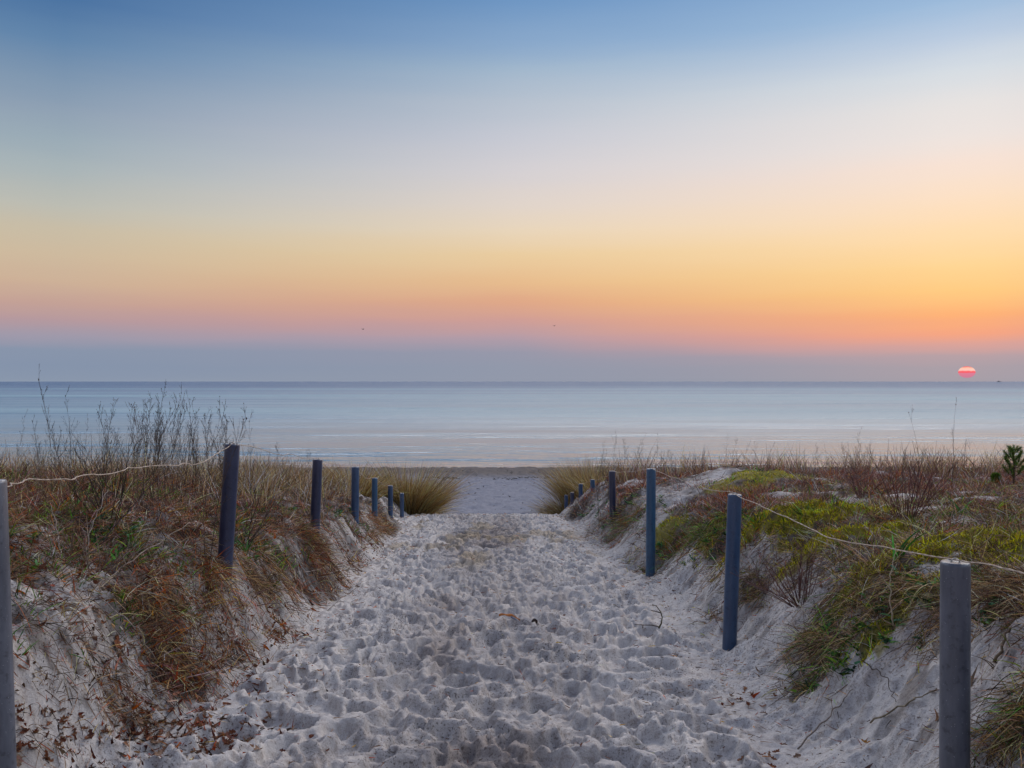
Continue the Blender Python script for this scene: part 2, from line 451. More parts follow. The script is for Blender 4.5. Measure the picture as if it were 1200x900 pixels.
# ------------------------------------------------------------------ sea
SEA_SPEC, SEA_A, SEA_B, SEA_R, SEA_BUMP = .9, (.03, .11, .175), (.13, .26, .32), (.15, .52), 10.0
def sea():
    m, nt, out = new_mat('sea_water')
    co = nt.nodes.new('ShaderNodeTexCoord').outputs['Object']
    def stretched(sx, sy):
        mp = nt.nodes.new('ShaderNodeMapping'); mp.inputs['Scale'].default_value = (sx, sy, 1); nt.links.new(co, mp.inputs['Vector']); return mp.outputs[0]
    waves = noise(nt, stretched(.34, 1.0), .030, 9, .52)     # swell down to ripples
    calm = noise(nt, stretched(.16, 1.0), .013, 4, .55)      # ruffled and smooth lanes
    far = noise(nt, stretched(.13, 1.0), .0032, 4, .55)
    lane = math_(nt, 'ADD', mrange(nt, calm, .35, .65, 0, .5), mrange(nt, far, .38, .62, 0, .5))
    sy = nt.nodes.new('ShaderNodeSeparateXYZ'); nt.links.new(co, sy.inputs[0])
    ld = math_(nt, 'LOGARITHM', math_(nt, 'MAXIMUM', sy.outputs[1], 10.0), 10.0)
    open_ = mrange(nt, ld, 1.70, 2.12)       # sheltered by the shore, rougher farther out
    p = principled(nt, out, .12, SEA_SPEC)
    p.inputs['IOR'].default_value = 1.33
    deep = math_(nt, 'ADD', mrange(nt, ld, 2.2, 3.1, 0, 1.1), mrange(nt, lane, .3, .7, .22, -.22))
    deep = math_(nt, 'MINIMUM', math_(nt, 'MAXIMUM', deep, 0.0), 1.0)         # shallow pale water off the beach, deep blue farther out
    nt.links.new(mixc(nt, deep, mixc(nt, lane, SEA_A, SEA_B), mixc(nt, lane, (.02, .075, .17), (.04, .11, .21))), p.inputs['Base Color'])
    nt.links.new(mrange(nt, deep, 0, 1, SEA_SPEC, .22), p.inputs['Specular IOR Level'])
    nt.links.new(math_(nt, 'ADD', mrange(nt, open_, 0, 1, *SEA_R), mrange(nt, lane, .2, .8, -.06, .06)), p.inputs['Roughness'])
    hgt = math_(nt, 'MULTIPLY', waves, math_(nt, 'MULTIPLY', math_(nt, 'MULTIPLY_ADD', lane, .7, .55), mrange(nt, open_, 0, 1, .38, 1.0)))
    bump(nt, hgt, 1.0, SEA_BUMP, p)
    b = Build()
    ex = [-30000, -4000, -600, -120, -60, -30, 0, 30, 60, 120, 600, 4000, 30000]
    ey = [41.5, 44, 50, 60, 90, 140, 260, 600, 1500, 4000, 12000, 30000]
    gx, gy = np.meshgrid(ex, ey)
    ii = np.arange(gx.size).reshape(gx.shape)
    q = np.stack([ii[:-1, :-1], ii[:-1, 1:], ii[1:, 1:], ii[1:, :-1]], -1).reshape(-1, 4)
    b.add(np.stack([gx, gy, 0 * gx], -1).reshape(-1, 3), q, (0, 0, 0))
    tag(b.build('sea', m), kind='structure')
sea()

def foam():
    m = plain_material('sea_foam', (.55, .56, .58), (.8, .8, .8), .6, 8)
    b = Build()
    for k, (off, w) in enumerate(((0.15, .30), (1.7, .18), (3.4, .15))):
        xs = np.arange(-46, 46, .25)
        yc = []
        for x in xs:
            yy = np.arange(43, 47, .04); g = ground(np.full_like(yy, x), yy) + H
            yc.append(yy[np.argmax(g < 0)])
        yc = np.array(yc) + off + .25 * vn(xs * .35, xs * 0, 120 + k)
        ww = np.clip(w * (1.6 * vn(xs * .16, xs * 0 + 5, 130 + k) - .1) * (.7 + .5 * vn(xs * 1.2, xs * 0 + 5, 140 + k)), 0, .3)
        for i in range(len(xs) - 1):
            if ww[i] < .03 or ww[i + 1] < .03: continue
            zz = .012
            b.add([(xs[i], yc[i] - ww[i], zz), (xs[i + 1], yc[i + 1] - ww[i + 1], zz), (xs[i + 1], yc[i + 1] + ww[i + 1], zz), (xs[i], yc[i] + ww[i], zz)], [(0, 1, 2, 3)], (.7, .7, .7))
    tag(b.build('foam', m), 'thin broken white lines of foam at the edge of the water', None, None, 'stuff')
foam()
def wrack():
    b = Build(); n = 2600
    x = RNG.uniform(-14, 14, n); y = 36.6 + .7 * vn(x * .25, x * 0, 77) + RNG.normal(0, .22, n)
    m = RNG.random(n) < sstep(-.2, .4, vn(x * .7, x * 0 + 3, 78)); x, y = x[m], y[m]; n = len(x)
    x2 = RNG.uniform(-12, 12, 700); y2 = RNG.uniform(22, 40, 700); x = np.append(x, x2); y = np.append(y, y2); n = len(x)
    dv = np.stack([RNG.normal(0, 1, n), RNG.normal(0, 1, n), np.abs(RNG.normal(0, .3, n))], -1)
    b.blades(np.stack([x, y, gz(x, y) + .004], -1), dv, RNG.uniform(.04, .16, n), .03, RNG.normal(0, .2, (n, 3)), np.array([(.05, .045, .04)]) * RNG.uniform(.5, 1.8, (n, 1)), 2)
    tag(b.build('wrack_line', PLANT), 'thin dark line of washed up weed on the beach', None, None, 'stuff')

# ------------------------------------------------------------------ palettes (linear base colours)
STRAW = [(.36, .255, .14), (.44, .33, .20), (.26, .17, .085), (.32, .20, .085), (.20, .13, .07)]
PALE = [(.50, .41, .30), (.42, .34, .27), (.55, .47, .40)]
BROWN = [(.115, .074, .052), (.17, .112, .076), (.055, .037, .03), (.21, .135, .085)]
RUST = [(.29, .085, .03), (.22, .055, .03), (.38, .16, .04), (.14, .045, .032)]
HEATH = [(.17, .085, .08), (.25, .15, .14), (.10, .05, .055), (.21, .11, .085)]
GREENS = [(.06, .15, .025), (.09, .19, .03), (.035, .10, .03), (.14, .19, .03)]
MOSSY = [(.33, .275, .018), (.25, .22, .018), (.42, .34, .025), (.14, .14, .02)]
MARRAM = [(.36, .25, .13), (.44, .31, .17), (.25, .18, .08), (.52, .38, .23), (.13, .11, .06), (.32, .19, .08), (.20, .12, .06)]
def pal(P, n, jit=.22, weights=None):
    P = np.array(P); i = RNG.choice(len(P), n, p=weights)
    tone_gain = np.exp(RNG.normal(-.02, .62, (n, 1)))          # random blade tone, from dark to pale
    C = P[i]; lum = C.mean(1, keepdims=True); C = np.clip(lum + (C - lum) * 1.28, .004, 1) * 1.08
    return np.clip(C * tone_gain * (1 + RNG.normal(0, jit, (n, 1))) * (1 + RNG.normal(0, .06, (n, 3))), .008, .62)

def sample(side, n, d0, d1, k=1.2, smin=0., xmax=None):
    u = RNG.random(n)
    y = (d0 ** (1 - k) + u * (d1 ** (1 - k) - d0 ** (1 - k))) ** (1 / (1 - k))
    out = .62 * y + 1.4 if xmax is None else np.full(n, xmax)
    foot = footL(y) if side < 0 else footR(y)
    s = smin + RNG.random(n) ** 1.15 * np.maximum(out - foot - smin, .2)
    return side * (foot + s), y

def downhill(x, y):
    e = .06
    gx = (ground(x + e, y) - ground(x - e, y)) / (2 * e); gy = (ground(x, y + e) - ground(x, y - e)) / (2 * e)
    return -np.stack([gx, gy], -1)

def tufts(b, x, y, nb, rad, hmin, hmax, P, lean=.35, wid=.003, weights=None, bendz=-.25, follow=0.):
    """a tuft of nb blades round each point"""
    n = len(x)
    if n == 0: return
    X = np.repeat(x, nb); Y = np.repeat(y, nb)
    sc = np.repeat(RNG.uniform(.6, 1.15, n), nb)
    th = RNG.random(n * nb) * 6.283; r = np.sqrt(RNG.random(n * nb)) * rad * sc
    bx = X + np.cos(th) * r; by = Y + np.sin(th) * r
    bz = gz(bx, by) - .01
    L = RNG.uniform(hmin, hmax, n * nb) * sc
    tl = np.repeat(RNG.normal(0, lean * .6, (n, 2)), nb, 0)
    dv = np.stack([np.cos(th) * r / rad * lean * 1.3 + tl[:, 0] + RNG.normal(0, lean * .5, n * nb), np.sin(th) * r / rad * lean * 1.3 + tl[:, 1] + RNG.normal(0, lean * .5, n * nb), np.ones(n * nb)], -1)
    if follow:
        g = downhill(bx, by)
        dv[:, :2] += g * follow
    bend = np.concatenate([dv[:, :2] * RNG.uniform(.1, .7, (n * nb, 1)), RNG.uniform(bendz * 1.6, 0, (n * nb, 1))], 1)
    tone = np.repeat(RNG.uniform(.75, 1.25, (n, 1)), nb, 0)
    b.blades(np.stack([bx, by, bz], -1), dv, L, wid + .00028 * by, bend, pal(P, n * nb, .25, weights) * tone)

def keep(x, y, thr=.0, extra=None):
    m = RNG.random(len(x)) < cover(x, y) * (1 if extra is None else extra)
    return x[m], y[m]

wrack()

# ------------------------------------------------------------------ grass and low plants on the two dunes
def litter_mat(b, x, y, k, lo, hi, P, up=.45, follow=.0, jit=.07, wid=.0024):
    """short dead stems lying every way on the ground"""
    n = len(x) * k
    dv = RNG.normal(0, 1, (n, 3)); dv[:, 2] = np.abs(dv[:, 2]) * up
    X = np.repeat(x, k) + RNG.normal(0, jit, n); Y = np.repeat(y, k) + RNG.normal(0, jit, n)
    if follow: dv[:, :2] += downhill(X, Y) * follow
    dv[:, 2] += (dv[:, :2] * -downhill(X, Y)).sum(1)
    b.blades(np.stack([X, Y, gz(X, Y) + .004], -1), dv, RNG.uniform(lo, hi, n), wid + .0002 * Y, RNG.normal(0, .22, (n, 3)), pal(P, n, .3) * np.repeat(RNG.uniform(.7, 1.3, (len(x), 1)), k, 0))

def grass_left():
    b = Build()
    x, y = keep(*sample(-1, 13000, 2.9, 17.5, 1.4, .06)); m = RNG.random(len(x)) < .35 + .65 * sstep(-.2, .3, fbm(x * 2.4, y * 2, 140, 3)); x, y = x[m], y[m]
    tufts(b, x, y, 8, .045, .04, .14, STRAW + BROWN + RUST[:3] + PALE[:1] + [HEATH[1], (.24, .19, .19)], .8, .0026, follow=.15)
    # straw behind the posts
    x, y = sample(-1, 5600, 6.8, 18, .8, .4); m = (RNG.random(len(x)) < cover(x, y) * sstep(.4, 1.0, -x - footL(y)) * sstep(6.8, 9, y + 1.2 * fbm(x, y, 141, 2)) * np.where((-x - footL(y) < .55) & (y > 11), .05, 1) * (1 - .75 * sstep(.27, .36, -x / y))); x, y = x[m], y[m]
    tufts(b, x, y, 9, .07, .14, .50, STRAW + PALE + [BROWN[1], BROWN[3], BROWN[0]], .3, .0022)
    x, y = sample(-1, 900, 4.2, 9, .9, .9); x, y = keep(x, y, 0, sstep(-.2, .25, fbm(x * 2, y * 1.5, 143, 2)))
    tufts(b, x, y, 9, .07, .08, .26, BROWN * 2 + STRAW[:2] + [HEATH[0], HEATH[2]], .5, .0022)
    tag(b.build('dry_grass', PLANT), 'straw and brown dry grass covering the left dune', None, None, 'stuff')
    b = Build()
    x, y = keep(*sample(-1, 17000, 2.9, 12, 1.5, .04))
    litter_mat(b, x, y, 7, .03, .14, BROWN * 2 + HEATH + RUST[:2] + [PALE[1], STRAW[4]], .55, .3)
    # fringes of fine roots where the turf breaks off
    x, y = sample(-1, 13000, 2.9, 9.5, 1.5, .05); c = cover(x, y); c2 = cover(x - .07, y); m = (c < .6) & (c2 - c > .12); x, y = x[m], y[m]
    litter_mat(b, x, y, 8, .05, .17, BROWN * 2 + [STRAW[2], STRAW[4], RUST[0], RUST[1], PALE[1]], .4, .8, .045)
    x, y = sample(-1, 1500, .5, 2.95, .5, .1); x, y = keep(x, y)
    litter_mat(b, x, y, 7, .03, .14, BROWN * 2 + HEATH + RUST[:2] + [PALE[1], STRAW[4]], .55, .3)
    tufts(b, x, y, 8, .045, .04, .14, STRAW + BROWN, .8, .0026)
    tag(b.build('matted_litter', PLANT), 'matted brown twigs and dead stems on the left dune', None, None, 'stuff')
    b = Build()
    x, y = keep(*sample(-1, 4200, 3.2, 10, 1.3, .25)); m = fbm(x * 2.2, y * 2.2, 150, 2) > -.02; x, y = x[m], y[m]
    tufts(b, x, y, 8, .035, .04, .13, GREENS, .6, .0038)
    tag(b.build('green_shoots', GREEN), 'small green shoots scattered over the left dune', None, None, 'stuff')

def grass_right():
    b = Build()
    x, y = keep(*sample(1, 10500, 2.6, 21, 1.2, .1)); m = (mossiness(x, y) < .25 + RNG.random(len(x)) * .9) & (RNG.random(len(x)) < .3 + .7 * sstep(-.2, .25, fbm(x * 2, y * 1.7, 155, 3))); x, y = x[m], y[m]
    tufts(b, x, y, 8, .05, .04, .13, STRAW + BROWN + PALE[:1] + [GREENS[3], HEATH[0], (.25, .19, .19)], .8, .0026, follow=.1)
    x, y = sample(1, 2200, 3.0, 7.5, 1.05, .5); m = (RNG.random(len(x)) < cover(x, y) * sstep(-.25, .2, fbm(x * 1.8, y * 1.8, 157, 3))) & (x > 1.9) & (mossiness(x, y) < .6); x, y = x[m], y[m]
    tufts(b, x, y, 10, .06, .07, .20, STRAW + PALE + [GREENS[3], GREENS[1], BROWN[0]], .75, .0024)
    x, y = sample(1, 5200, 11.5, 21, .3, .2, None); m = RNG.random(len(x)) < cover(x, y) * sstep(11.5, 14.5, y + 2.5 * fbm(x * .8, y * .6, 160, 2)) * sstep(-.35, .15, fbm(x * 1.1, y * .7, 161, 2)) * np.where((x - footR(y) < .75) & (y < 21), .06, 1); x, y = x[m], y[m]
    tufts(b, x, y, 7, .09, .16, .66, STRAW + BROWN + PALE[:2] + HEATH, .26, .0022)
    tag(b.build('dry_grass', PLANT), 'straw and brown dry grass covering the right dune', None, None, 'stuff')
    x, y = sample(1, 2600, 3.6, 9, 1.2, .3); m = mossiness(x, y) > .3; x, y = x[m], y[m]
    tufts(b, x, y, 6, .05, .04, .16, STRAW + HEATH + BROWN + RUST[:1], .7, .0024)
    # reddish brown heath twigs
    b = Build()
    x, y = sample(1, 6500, 5.6, 15.5, .8, .35); m = (RNG.random(len(x)) < cover(x, y) * sstep(-.25, .25, fbm(x * 1.3, y * 1.0, 164, 3)) * sstep(5.6, 7.5, y + 1.5 * fbm(x * .9, y * .9, 163, 2))) & (mossiness(x, y) < RNG.random(len(x)) * .6); x, y = x[m], y[m]
    tufts(b, x, y, 9, .08, .05, .19, HEATH + RUST[:2] + [BROWN[1], RUST[0], (.24, .18, .17), (.32, .24, .22)], .6, .0022, bendz=.0)
    x, y = keep(*sample(1, 15000, 2.6, 15, 1.4, .06)); m = mossiness(x, y) < RNG.random(len(x)) * .7; x, y = x[m], y[m]
    litter_mat(b, x, y, 6, .03, .13, BROWN * 2 + HEATH + RUST[:2] + [PALE[1], STRAW[4], STRAW[2]], .55, .3)
    x, y = sample(1, 11000, 2.6, 9.5, 1.5, .05); c = cover(x, y); c2 = cover(x + .07, y); m = (c < .6) & (c2 - c > .12); x, y = x[m], y[m]
    litter_mat(b, x, y, 8, .05, .16, BROWN * 2 + [STRAW[2], STRAW[4], MOSSY[3], PALE[1]], .4, .8, .045)
    x, y = sample(1, 1500, .5, 2.65, .5, .3); x, y = keep(x, y)
    litter_mat(b, x, y, 7, .03, .13, BROWN * 2 + HEATH + [PALE[1], STRAW[4]], .55, .3)
    tufts(b, x, y, 8, .05, .04, .14, STRAW + BROWN + [GREENS[3]], .8, .0026)
    tag(b.build('heath_twigs', PLANT), 'low reddish brown heath twigs and roots on the right dune', None, None, 'stuff')
    b = Build()
    x, y = keep(*sample(1, 3200, 2.6, 11, 1.2, .2)); m = fbm(x * 1.8, y * 1.8, 170, 2) > -.02; x, y = x[m], y[m]
    tufts(b, x, y, 8, .04, .04, .14, GREENS + [MOSSY[3]], .6, .0038)
    tag(b.build('green_shoots', GREEN), 'small green shoots scattered over the right dune', None, None, 'stuff')

def moss_fuzz():
    b = Build()
    for (mx, my, ma, mb) in MOSS:
        n = int(7500 * min(1.6, ma * mb / .2) * min(1, (5.5 / my) ** 1.5))
        x = mx + RNG.uniform(-1.6, 1.6, n) * ma; y = my + RNG.uniform(-1.6, 1.6, n) * mb
        m = (RNG.random(n) < mossiness(x, y) * 1.1 - .05) & (x - footR(y) > .3); x, y = x[m], y[m]; n = len(x)
        dv = np.stack([RNG.normal(0, .8, n), RNG.normal(0, .8, n), np.ones(n)], -1)
        lump = .012 * fbm(x * 14, y * 14, 181, 2)
        clump = fbm(x * 7, y * 7, 183, 2)[:, None]
        b.blades(np.stack([x, y, gz(x, y) + lump], -1), dv, RNG.uniform(.014, .034, n), .0042 + .0003 * y, RNG.normal(0, .3, (n, 3)), pal(MOSSY, n, .25) * (1 + .45 * clump), 2)
    tag(b.build('moss', GREEN), 'yellow green moss cushions spread over the right dune', None, None, 'stuff')

def herbs():
    """low leafy green plants on the banks"""
    b = Build()
    spots = [(800, 625), (815, 650), (835, 610), (850, 630), (870, 600), (1020, 710), (1040, 720), (1065, 705), (1030, 690), (690, 600), (705, 598), (735, 590), (1010, 735), (970, 745), (980, 775), (760, 600), (770, 645), (720, 605), (1120, 690), (1180, 700),
             (130, 620), (150, 640), (275, 640), (290, 640), (330, 560), (430, 620), (60, 640), (415, 605), (330, 600), (180, 590), (455, 600), (385, 600)]
    for (px, py) in spots:
        X, Y = at(px, py)
        for c in range(7):
            x = X + RNG.normal(0, .09); y = Y + RNG.normal(0, .09); n = 14
            th = RNG.random(n) * 6.28
            dv = np.stack([np.cos(th), np.sin(th), RNG.uniform(.25, 1.3, n)], -1)
            base = np.tile([x, y, float(gz(x, y)) + .005], (n, 1)) + RNG.normal(0, .012, (n, 3))
            b.blades(base, dv, RNG.uniform(.03, .075, n), .011, np.tile([0, 0, -.35], (n, 1)), pal([(.045, .10, .03), (.06, .13, .05), (.035, .08, .045), (.09, .14, .03)], n), 3)
    tag(b.build('green_herbs', GREEN), 'low leafy green herbs on the dune banks', None, None, 'stuff')

grass_left(); grass_right(); moss_fuzz(); herbs()

# fine straw bits and crumbs lying on the sand
def straw_bits():
    b = Build()
    n = 30000
    y = 2.6 + 15 * RNG.random(n) ** 1.6; fl, fr = footL(y), footR(y)
    x = -fl - 1.1 + RNG.random(n) * (fl + fr + 2.0)
    e = np.minimum(x + fl, fr - x)
    m = RNG.random(n) < np.where(e < .45, .9, .35) * (.35 + .65 * sstep(-.2, .3, fbm(x * 3, y * 2, 190, 3))); x, y = x[m], y[m]; n = len(x)
    dv = np.stack([RNG.normal(0, 1, n), RNG.normal(0, 1, n), RNG.normal(0, .12, n)], -1)
    b.blades(np.stack([x, y, gz(x, y) + .005], -1), dv, RNG.uniform(.012, .06, n), .0022 + .0004 * y, RNG.normal(0, .1, (n, 3)), pal(BROWN * 2 + RUST + STRAW[:2], n), 2)
    tag(b.build('straw_litter', PLANT), 'small bits of straw and bark littering the sandy path', None, None, 'stuff')
straw_bits()
def leaf_litter():
    b = Build()
    x, y = sample(-1, 10500, 2.9, 9.5, 1.4, .02); m = RNG.random(len(x)) < (.25 + .75 * cover(x, y)) * sstep(-.15, .3, fbm(x * 2.3, y * 2.0, 195, 3)); x, y = x[m], y[m]; n = len(x)
    dv = RNG.normal(0, 1, (n, 3)); dv[:, 2] = np.abs(dv[:, 2]) * .3 - (dv[:, :2] * -downhill(x, y)).sum(1) * -1
    b.blades(np.stack([x, y, gz(x, y) + .008], -1), dv, RNG.uniform(.02, .05, n), RNG.uniform(.012, .026, n), RNG.normal(0, .55, (n, 3)), pal(RUST[:2] + [RUST[3], BROWN[3], BROWN[0], (.24, .14, .10), (.22, .11, .08)], n, .3) * .85, 3)
    for (px, py, k, sa, sb) in ((190, 850, 420, .20, .10), (150, 862, 260, .2, .08), (255, 868, 200, .16, .08), (70, 865, 200, .18, .08), (300, 810, 160, .16, .14), (335, 745, 150, .12, .2), (265, 745, 160, .10, .14), (432, 640, 160, .12, .3), (110, 640, 260, .3, .25), (180, 690, 240, .25, .2)):
        k = int(k * .6); X, Y = at(px, py); x = RNG.normal(X, sa, k); y = RNG.normal(Y, sb, k)
        dv = RNG.normal(0, 1, (k, 3)); dv[:, 2] = np.abs(dv[:, 2]) * .35 + (dv[:, :2] * -downhill(x, y)).sum(1)
        b.blades(np.stack([x, y, gz(x, y) + .008], -1), dv, RNG.uniform(.012, .032, k), RNG.uniform(.007, .016, k), RNG.normal(0, .7, (k, 3)), pal([RUST[1], RUST[3], BROWN[0], BROWN[1], (.19, .09, .06)], k, .3) * .8, 3)
    tag(b.build('leaf_litter', PLANT), 'red brown leaf scraps strewn over the left bank', None, None, 'stuff')
    b = Build()
    x, y = sample(1, 1500, 2.9, 9.5, 1.4, .02); m = RNG.random(len(x)) < (.2 + .6 * cover(x, y)) * sstep(-.1, .3, fbm(x * 2.3, y * 2.0, 196, 3)); x, y = x[m], y[m]; n = len(x)
    dv = RNG.normal(0, 1, (n, 3)); dv[:, 2] = np.abs(dv[:, 2]) * .3 - (dv[:, :2] * -downhill(x, y)).sum(1) * -1
    b.blades(np.stack([x, y, gz(x, y) + .008], -1), dv, RNG.uniform(.02, .05, n), RNG.uniform(.010, .022, n), RNG.normal(0, .55, (n, 3)), pal(RUST[:2] + BROWN, n, .3), 3)
    tag(b.build('leaf_litter', PLANT), 'brown leaf scraps strewn over the right bank', None, None, 'stuff')
leaf_litter()

# ------------------------------------------------------------------ root mats and grass clumps that hang over the bank edges
def hanging_clump(p0, p1, n, lmin, lmax, P, label, spread=.07, depth=.12, stiff=.35, cat='grass clump', name='hanging_clump', wid=.003):
    b = Build()
    a = np.array(at(*p0)); c = np.array(at(*p1))
    t = RNG.random(n)[:, None]
    q = a * (1 - t) + c * t + np.stack([RNG.normal(0, spread, n), RNG.normal(0, spread + depth * .5, n)], -1)
    # gather into uneven locks
    nl = max(8, n // 26); lk = RNG.integers(0, nl, n); ctr = RNG.random((nl, 1)) * (c - a) + a + np.stack([RNG.normal(0, spread * 1.3, nl), RNG.normal(0, spread * 1.3 + depth * .6, nl)], -1)
    q = q * .25 + (ctr[lk] + RNG.normal(0, .022, (n, 2))) * .75
    x, y = q[:, 0], q[:, 1]
    g = downhill(x, y); g /= (np.linalg.norm(g, axis=1, keepdims=True) + .35)
    lkd = RNG.normal(0, .55, (nl, 3))[lk]; lkl = RNG.uniform(.35, 1.1, nl)[lk]; lkt = RNG.uniform(.55, 1.45, (nl, 1))[lk]
    dv = np.concatenate([g * .8, np.full((n, 1), .12)], 1) + lkd + RNG.normal(0, stiff * 1.3, (n, 3))
    L = RNG.uniform(lmin * .7, lmax * .85, n) * lkl
    bend = np.concatenate([g * .15, np.full((n, 1), -.65)], 1) + RNG.normal(0, .35, (n, 3))
    b.blades(np.stack([x, y, gz(x, y) + RNG.uniform(0, .03, n)], -1), dv, L, wid, bend, pal(P, n, .3) * lkt, 4)
    o0 = np.array([*(a + c) / 2, float(gz(*((a + c) / 2)))])
    b.v = [v - o0 for v in b.v]
    return tag(b.build(name, PLANT, None, o0), label, cat, 'root mats and grass hanging over the sandy banks')

RB = BROWN + STRAW[:3]
hanging_clump((40, 770), (165, 785), 900, .07, .22, BROWN * 2 + [PALE[1], STRAW[2]], 'ragged fringe of pale roots hanging over bare sand beside the nearest left post', .11, .12)
hanging_clump((150, 690), (235, 750), 1300, .10, .30, RB + RUST[:1], 'big brown root clump spilling down the left bank above the fallen oak leaves', .12, .16)
hanging_clump((345, 625), (385, 655), 1800, .10, .28, BROWN + [STRAW[2], RUST[1]], 'dark brown clump hanging from the left bank below the third post', .06, .2)
hanging_clump((285, 680), (335, 690), 1000, .08, .24, BROWN + [STRAW[2]], 'thin brown roots on the left bank below the leaning dark post', .06, .15)
hanging_clump((230, 660), (270, 690), 900, .08, .24, RB + RUST, 'rusty tangled grass on the bank beside the foot of the leaning dark post', .07, .15)
hanging_clump((415, 620), (455, 610), 1500, .10, .30, RUST[:2] + RB, 'reddish brown tuft at the foot of the fourth left post', .08, .3)
hanging_clump((720, 605), (760, 612), 1500, .12, .34, BROWN + [RUST[0]] + GREENS[:1], 'dark overhanging soil and roots left of the tall blue post on the right', .1, .3)
hanging_clump((790, 625), (850, 635), 1500, .10, .28, BROWN + GREENS + [MOSSY[3]], 'dark green and brown overhang between the two blue posts on the right', .09, .2)
hanging_clump((875, 660), (905, 690), 900, .08, .24, BROWN + [MOSSY[3]], 'small dark clump right behind the slim blue post with wire', .05, .12)
hanging_clump((955, 730), (1000, 770), 800, .10, .30, BROWN + STRAW[:2] + GREENS[:2], 'shaggy dark clump hanging lowest on the right bank beside the grey post', .07, .08)
hanging_clump((1030, 690), (1095, 705), 900, .10, .30, RB + [MOSSY[3]], 'root fringe under the mossy lip just left of the thick grey post', .10, .12)
hanging_clump((1140, 690), (1215, 690), 1800, .10, .30, RB + BROWN, 'dense dark root fringe under the mossy lip right of the thick grey post', .07, .1)
hanging_clump((1170, 865), (1215, 840), 900, .06, .16, STRAW + BROWN + GREENS[:1], 'low straw clump on bare sand in the corner right of the grey post', .05, .08)

# ------------------------------------------------------------------ marram tussocks
def marram(px, py, rad, n, lmin, lmax, lean, label, P=MARRAM, arch=.55, out=.75, dist=None):
    X, Y = at(px, py) if dist is None else ((px - 600) / F * dist, dist)
    b = Build()
    th = RNG.random(n) * 6.283; r = np.sqrt(RNG.random(n)) * rad
    x = X + np.cos(th) * r; y = Y + np.sin(th) * r
    dv = np.stack([np.cos(th) * r / rad * out + lean[0] + RNG.normal(0, .14, n), np.sin(th) * r / rad * out + lean[1] + RNG.normal(0, .14, n), np.ones(n)], -1)
    hd = dv[:, :2] / (np.linalg.norm(dv[:, :2], axis=1, keepdims=True) + .2)
    L = RNG.uniform(lmin, lmax, n)
    bend = np.concatenate([hd * RNG.uniform(.1, .5, (n, 1)) + np.array(lean)[None, :2] * .4, -RNG.uniform(.05, arch, (n, 1)) * (.3 + np.linalg.norm(dv[:, :2], axis=1, keepdims=True))], 1)
    bz = gz(x, y) - .02
    o0 = np.array([X, Y, float(gz(X, Y))])
    b.blades(np.stack([x, y, bz], -1) - o0, dv, L, .0052, bend, pal(P, n, .28), 5)
    return tag(b.build('marram_grass', PLANT, None, o0), label, 'grass tussock', 'marram grass tussocks at the end of the path')
marram(484, 603, .32, 2800, .6, 1.3, (.10, -.02, 0), 'large marram tussock drooping over the path at the end of the left posts', arch=.42, out=.55, dist=16.6)
marram(455, 585, .38, 2000, .5, .95, (.15, 0, 0), 'golden marram tussock standing behind the last small left posts', dist=17.0)
marram(416, 575, .32, 1200, .35, .7, (.0, 0, 0), 'straw marram tussock behind the fourth left post', STRAW + MARRAM, dist=13.8)
marram(480, 575, .40, 1500, .5, .9, (.2, .1, 0), 'pale upright marram tussock farthest back on the left dune', PALE + MARRAM, dist=17.4)
marram(688, 588, .42, 3200, .9, 1.55, (-.06, 0, 0), 'round green gold marram tussock at the end of the right posts', arch=.28, out=.5, dist=21.8)
marram(660, 592, .25, 1000, .5, .95, (-.25, -.1, 0), 'low marram tussock leaning onto the path before the beach on the right', dist=21.6)
marram(703, 575, .4, 1000, .4, .8, (0, 0, 0), 'thin straw marram tussock behind the small right posts', STRAW + MARRAM, arch=.3, dist=19.5)

# ------------------------------------------------------------------ fence posts and wire
M_GREY = post_material('weathered_grey_plastic', (.05, .055, .072), (.11, .118, .145), (.36, .38, .42))
M_NAVY = post_material('dark_navy_plastic', (.009, .013, .040), (.024, .034, .078), (.14, .15, .20))
M_BLUE = post_material('blue_plastic', (.012, .036, .090), (.030, .070, .145), (.16, .20, .26))
M_TEAL = post_material('blue_green_plastic', (.010, .050, .115), (.026, .088, .165), (.16, .22, .27))
M_STEEL = plain_material('galvanised_staple', (.25, .24, .23), (.45, .43, .40), .45, 60, .6)

def post_mesh(r, h, mat, k=36):
    b = Build()
    prof = [(r * 1.0, -.45), (r, -.05), (r * .995, h * .3), (r * 1.0, h * .65), (r * .99, h - .012), (r * .955, h - .003), (r * .86, h), (r * .5, h - .0015), (.002, h - .003)]
    th = np.arange(k) / k * 2 * math.pi
    v = [];
    for i, (rr, z) in enumerate(prof):
        w = 1 + .006 * np.sin(th * 3 + i)
        v.append(np.stack([np.cos(th) * rr * w, np.sin(th) * rr * w, np.full(k, z)], -1))
    f = []
    for i in range(len(prof) - 1):
        for j in range(k):
            f.append((i * k + j, i * k + (j + 1) % k, (i + 1) * k + (j + 1) % k, (i + 1) * k + j))
    b.add(np.concatenate(v), f, (0, 0, 0))
    return b.mesh('fence_post', mat)

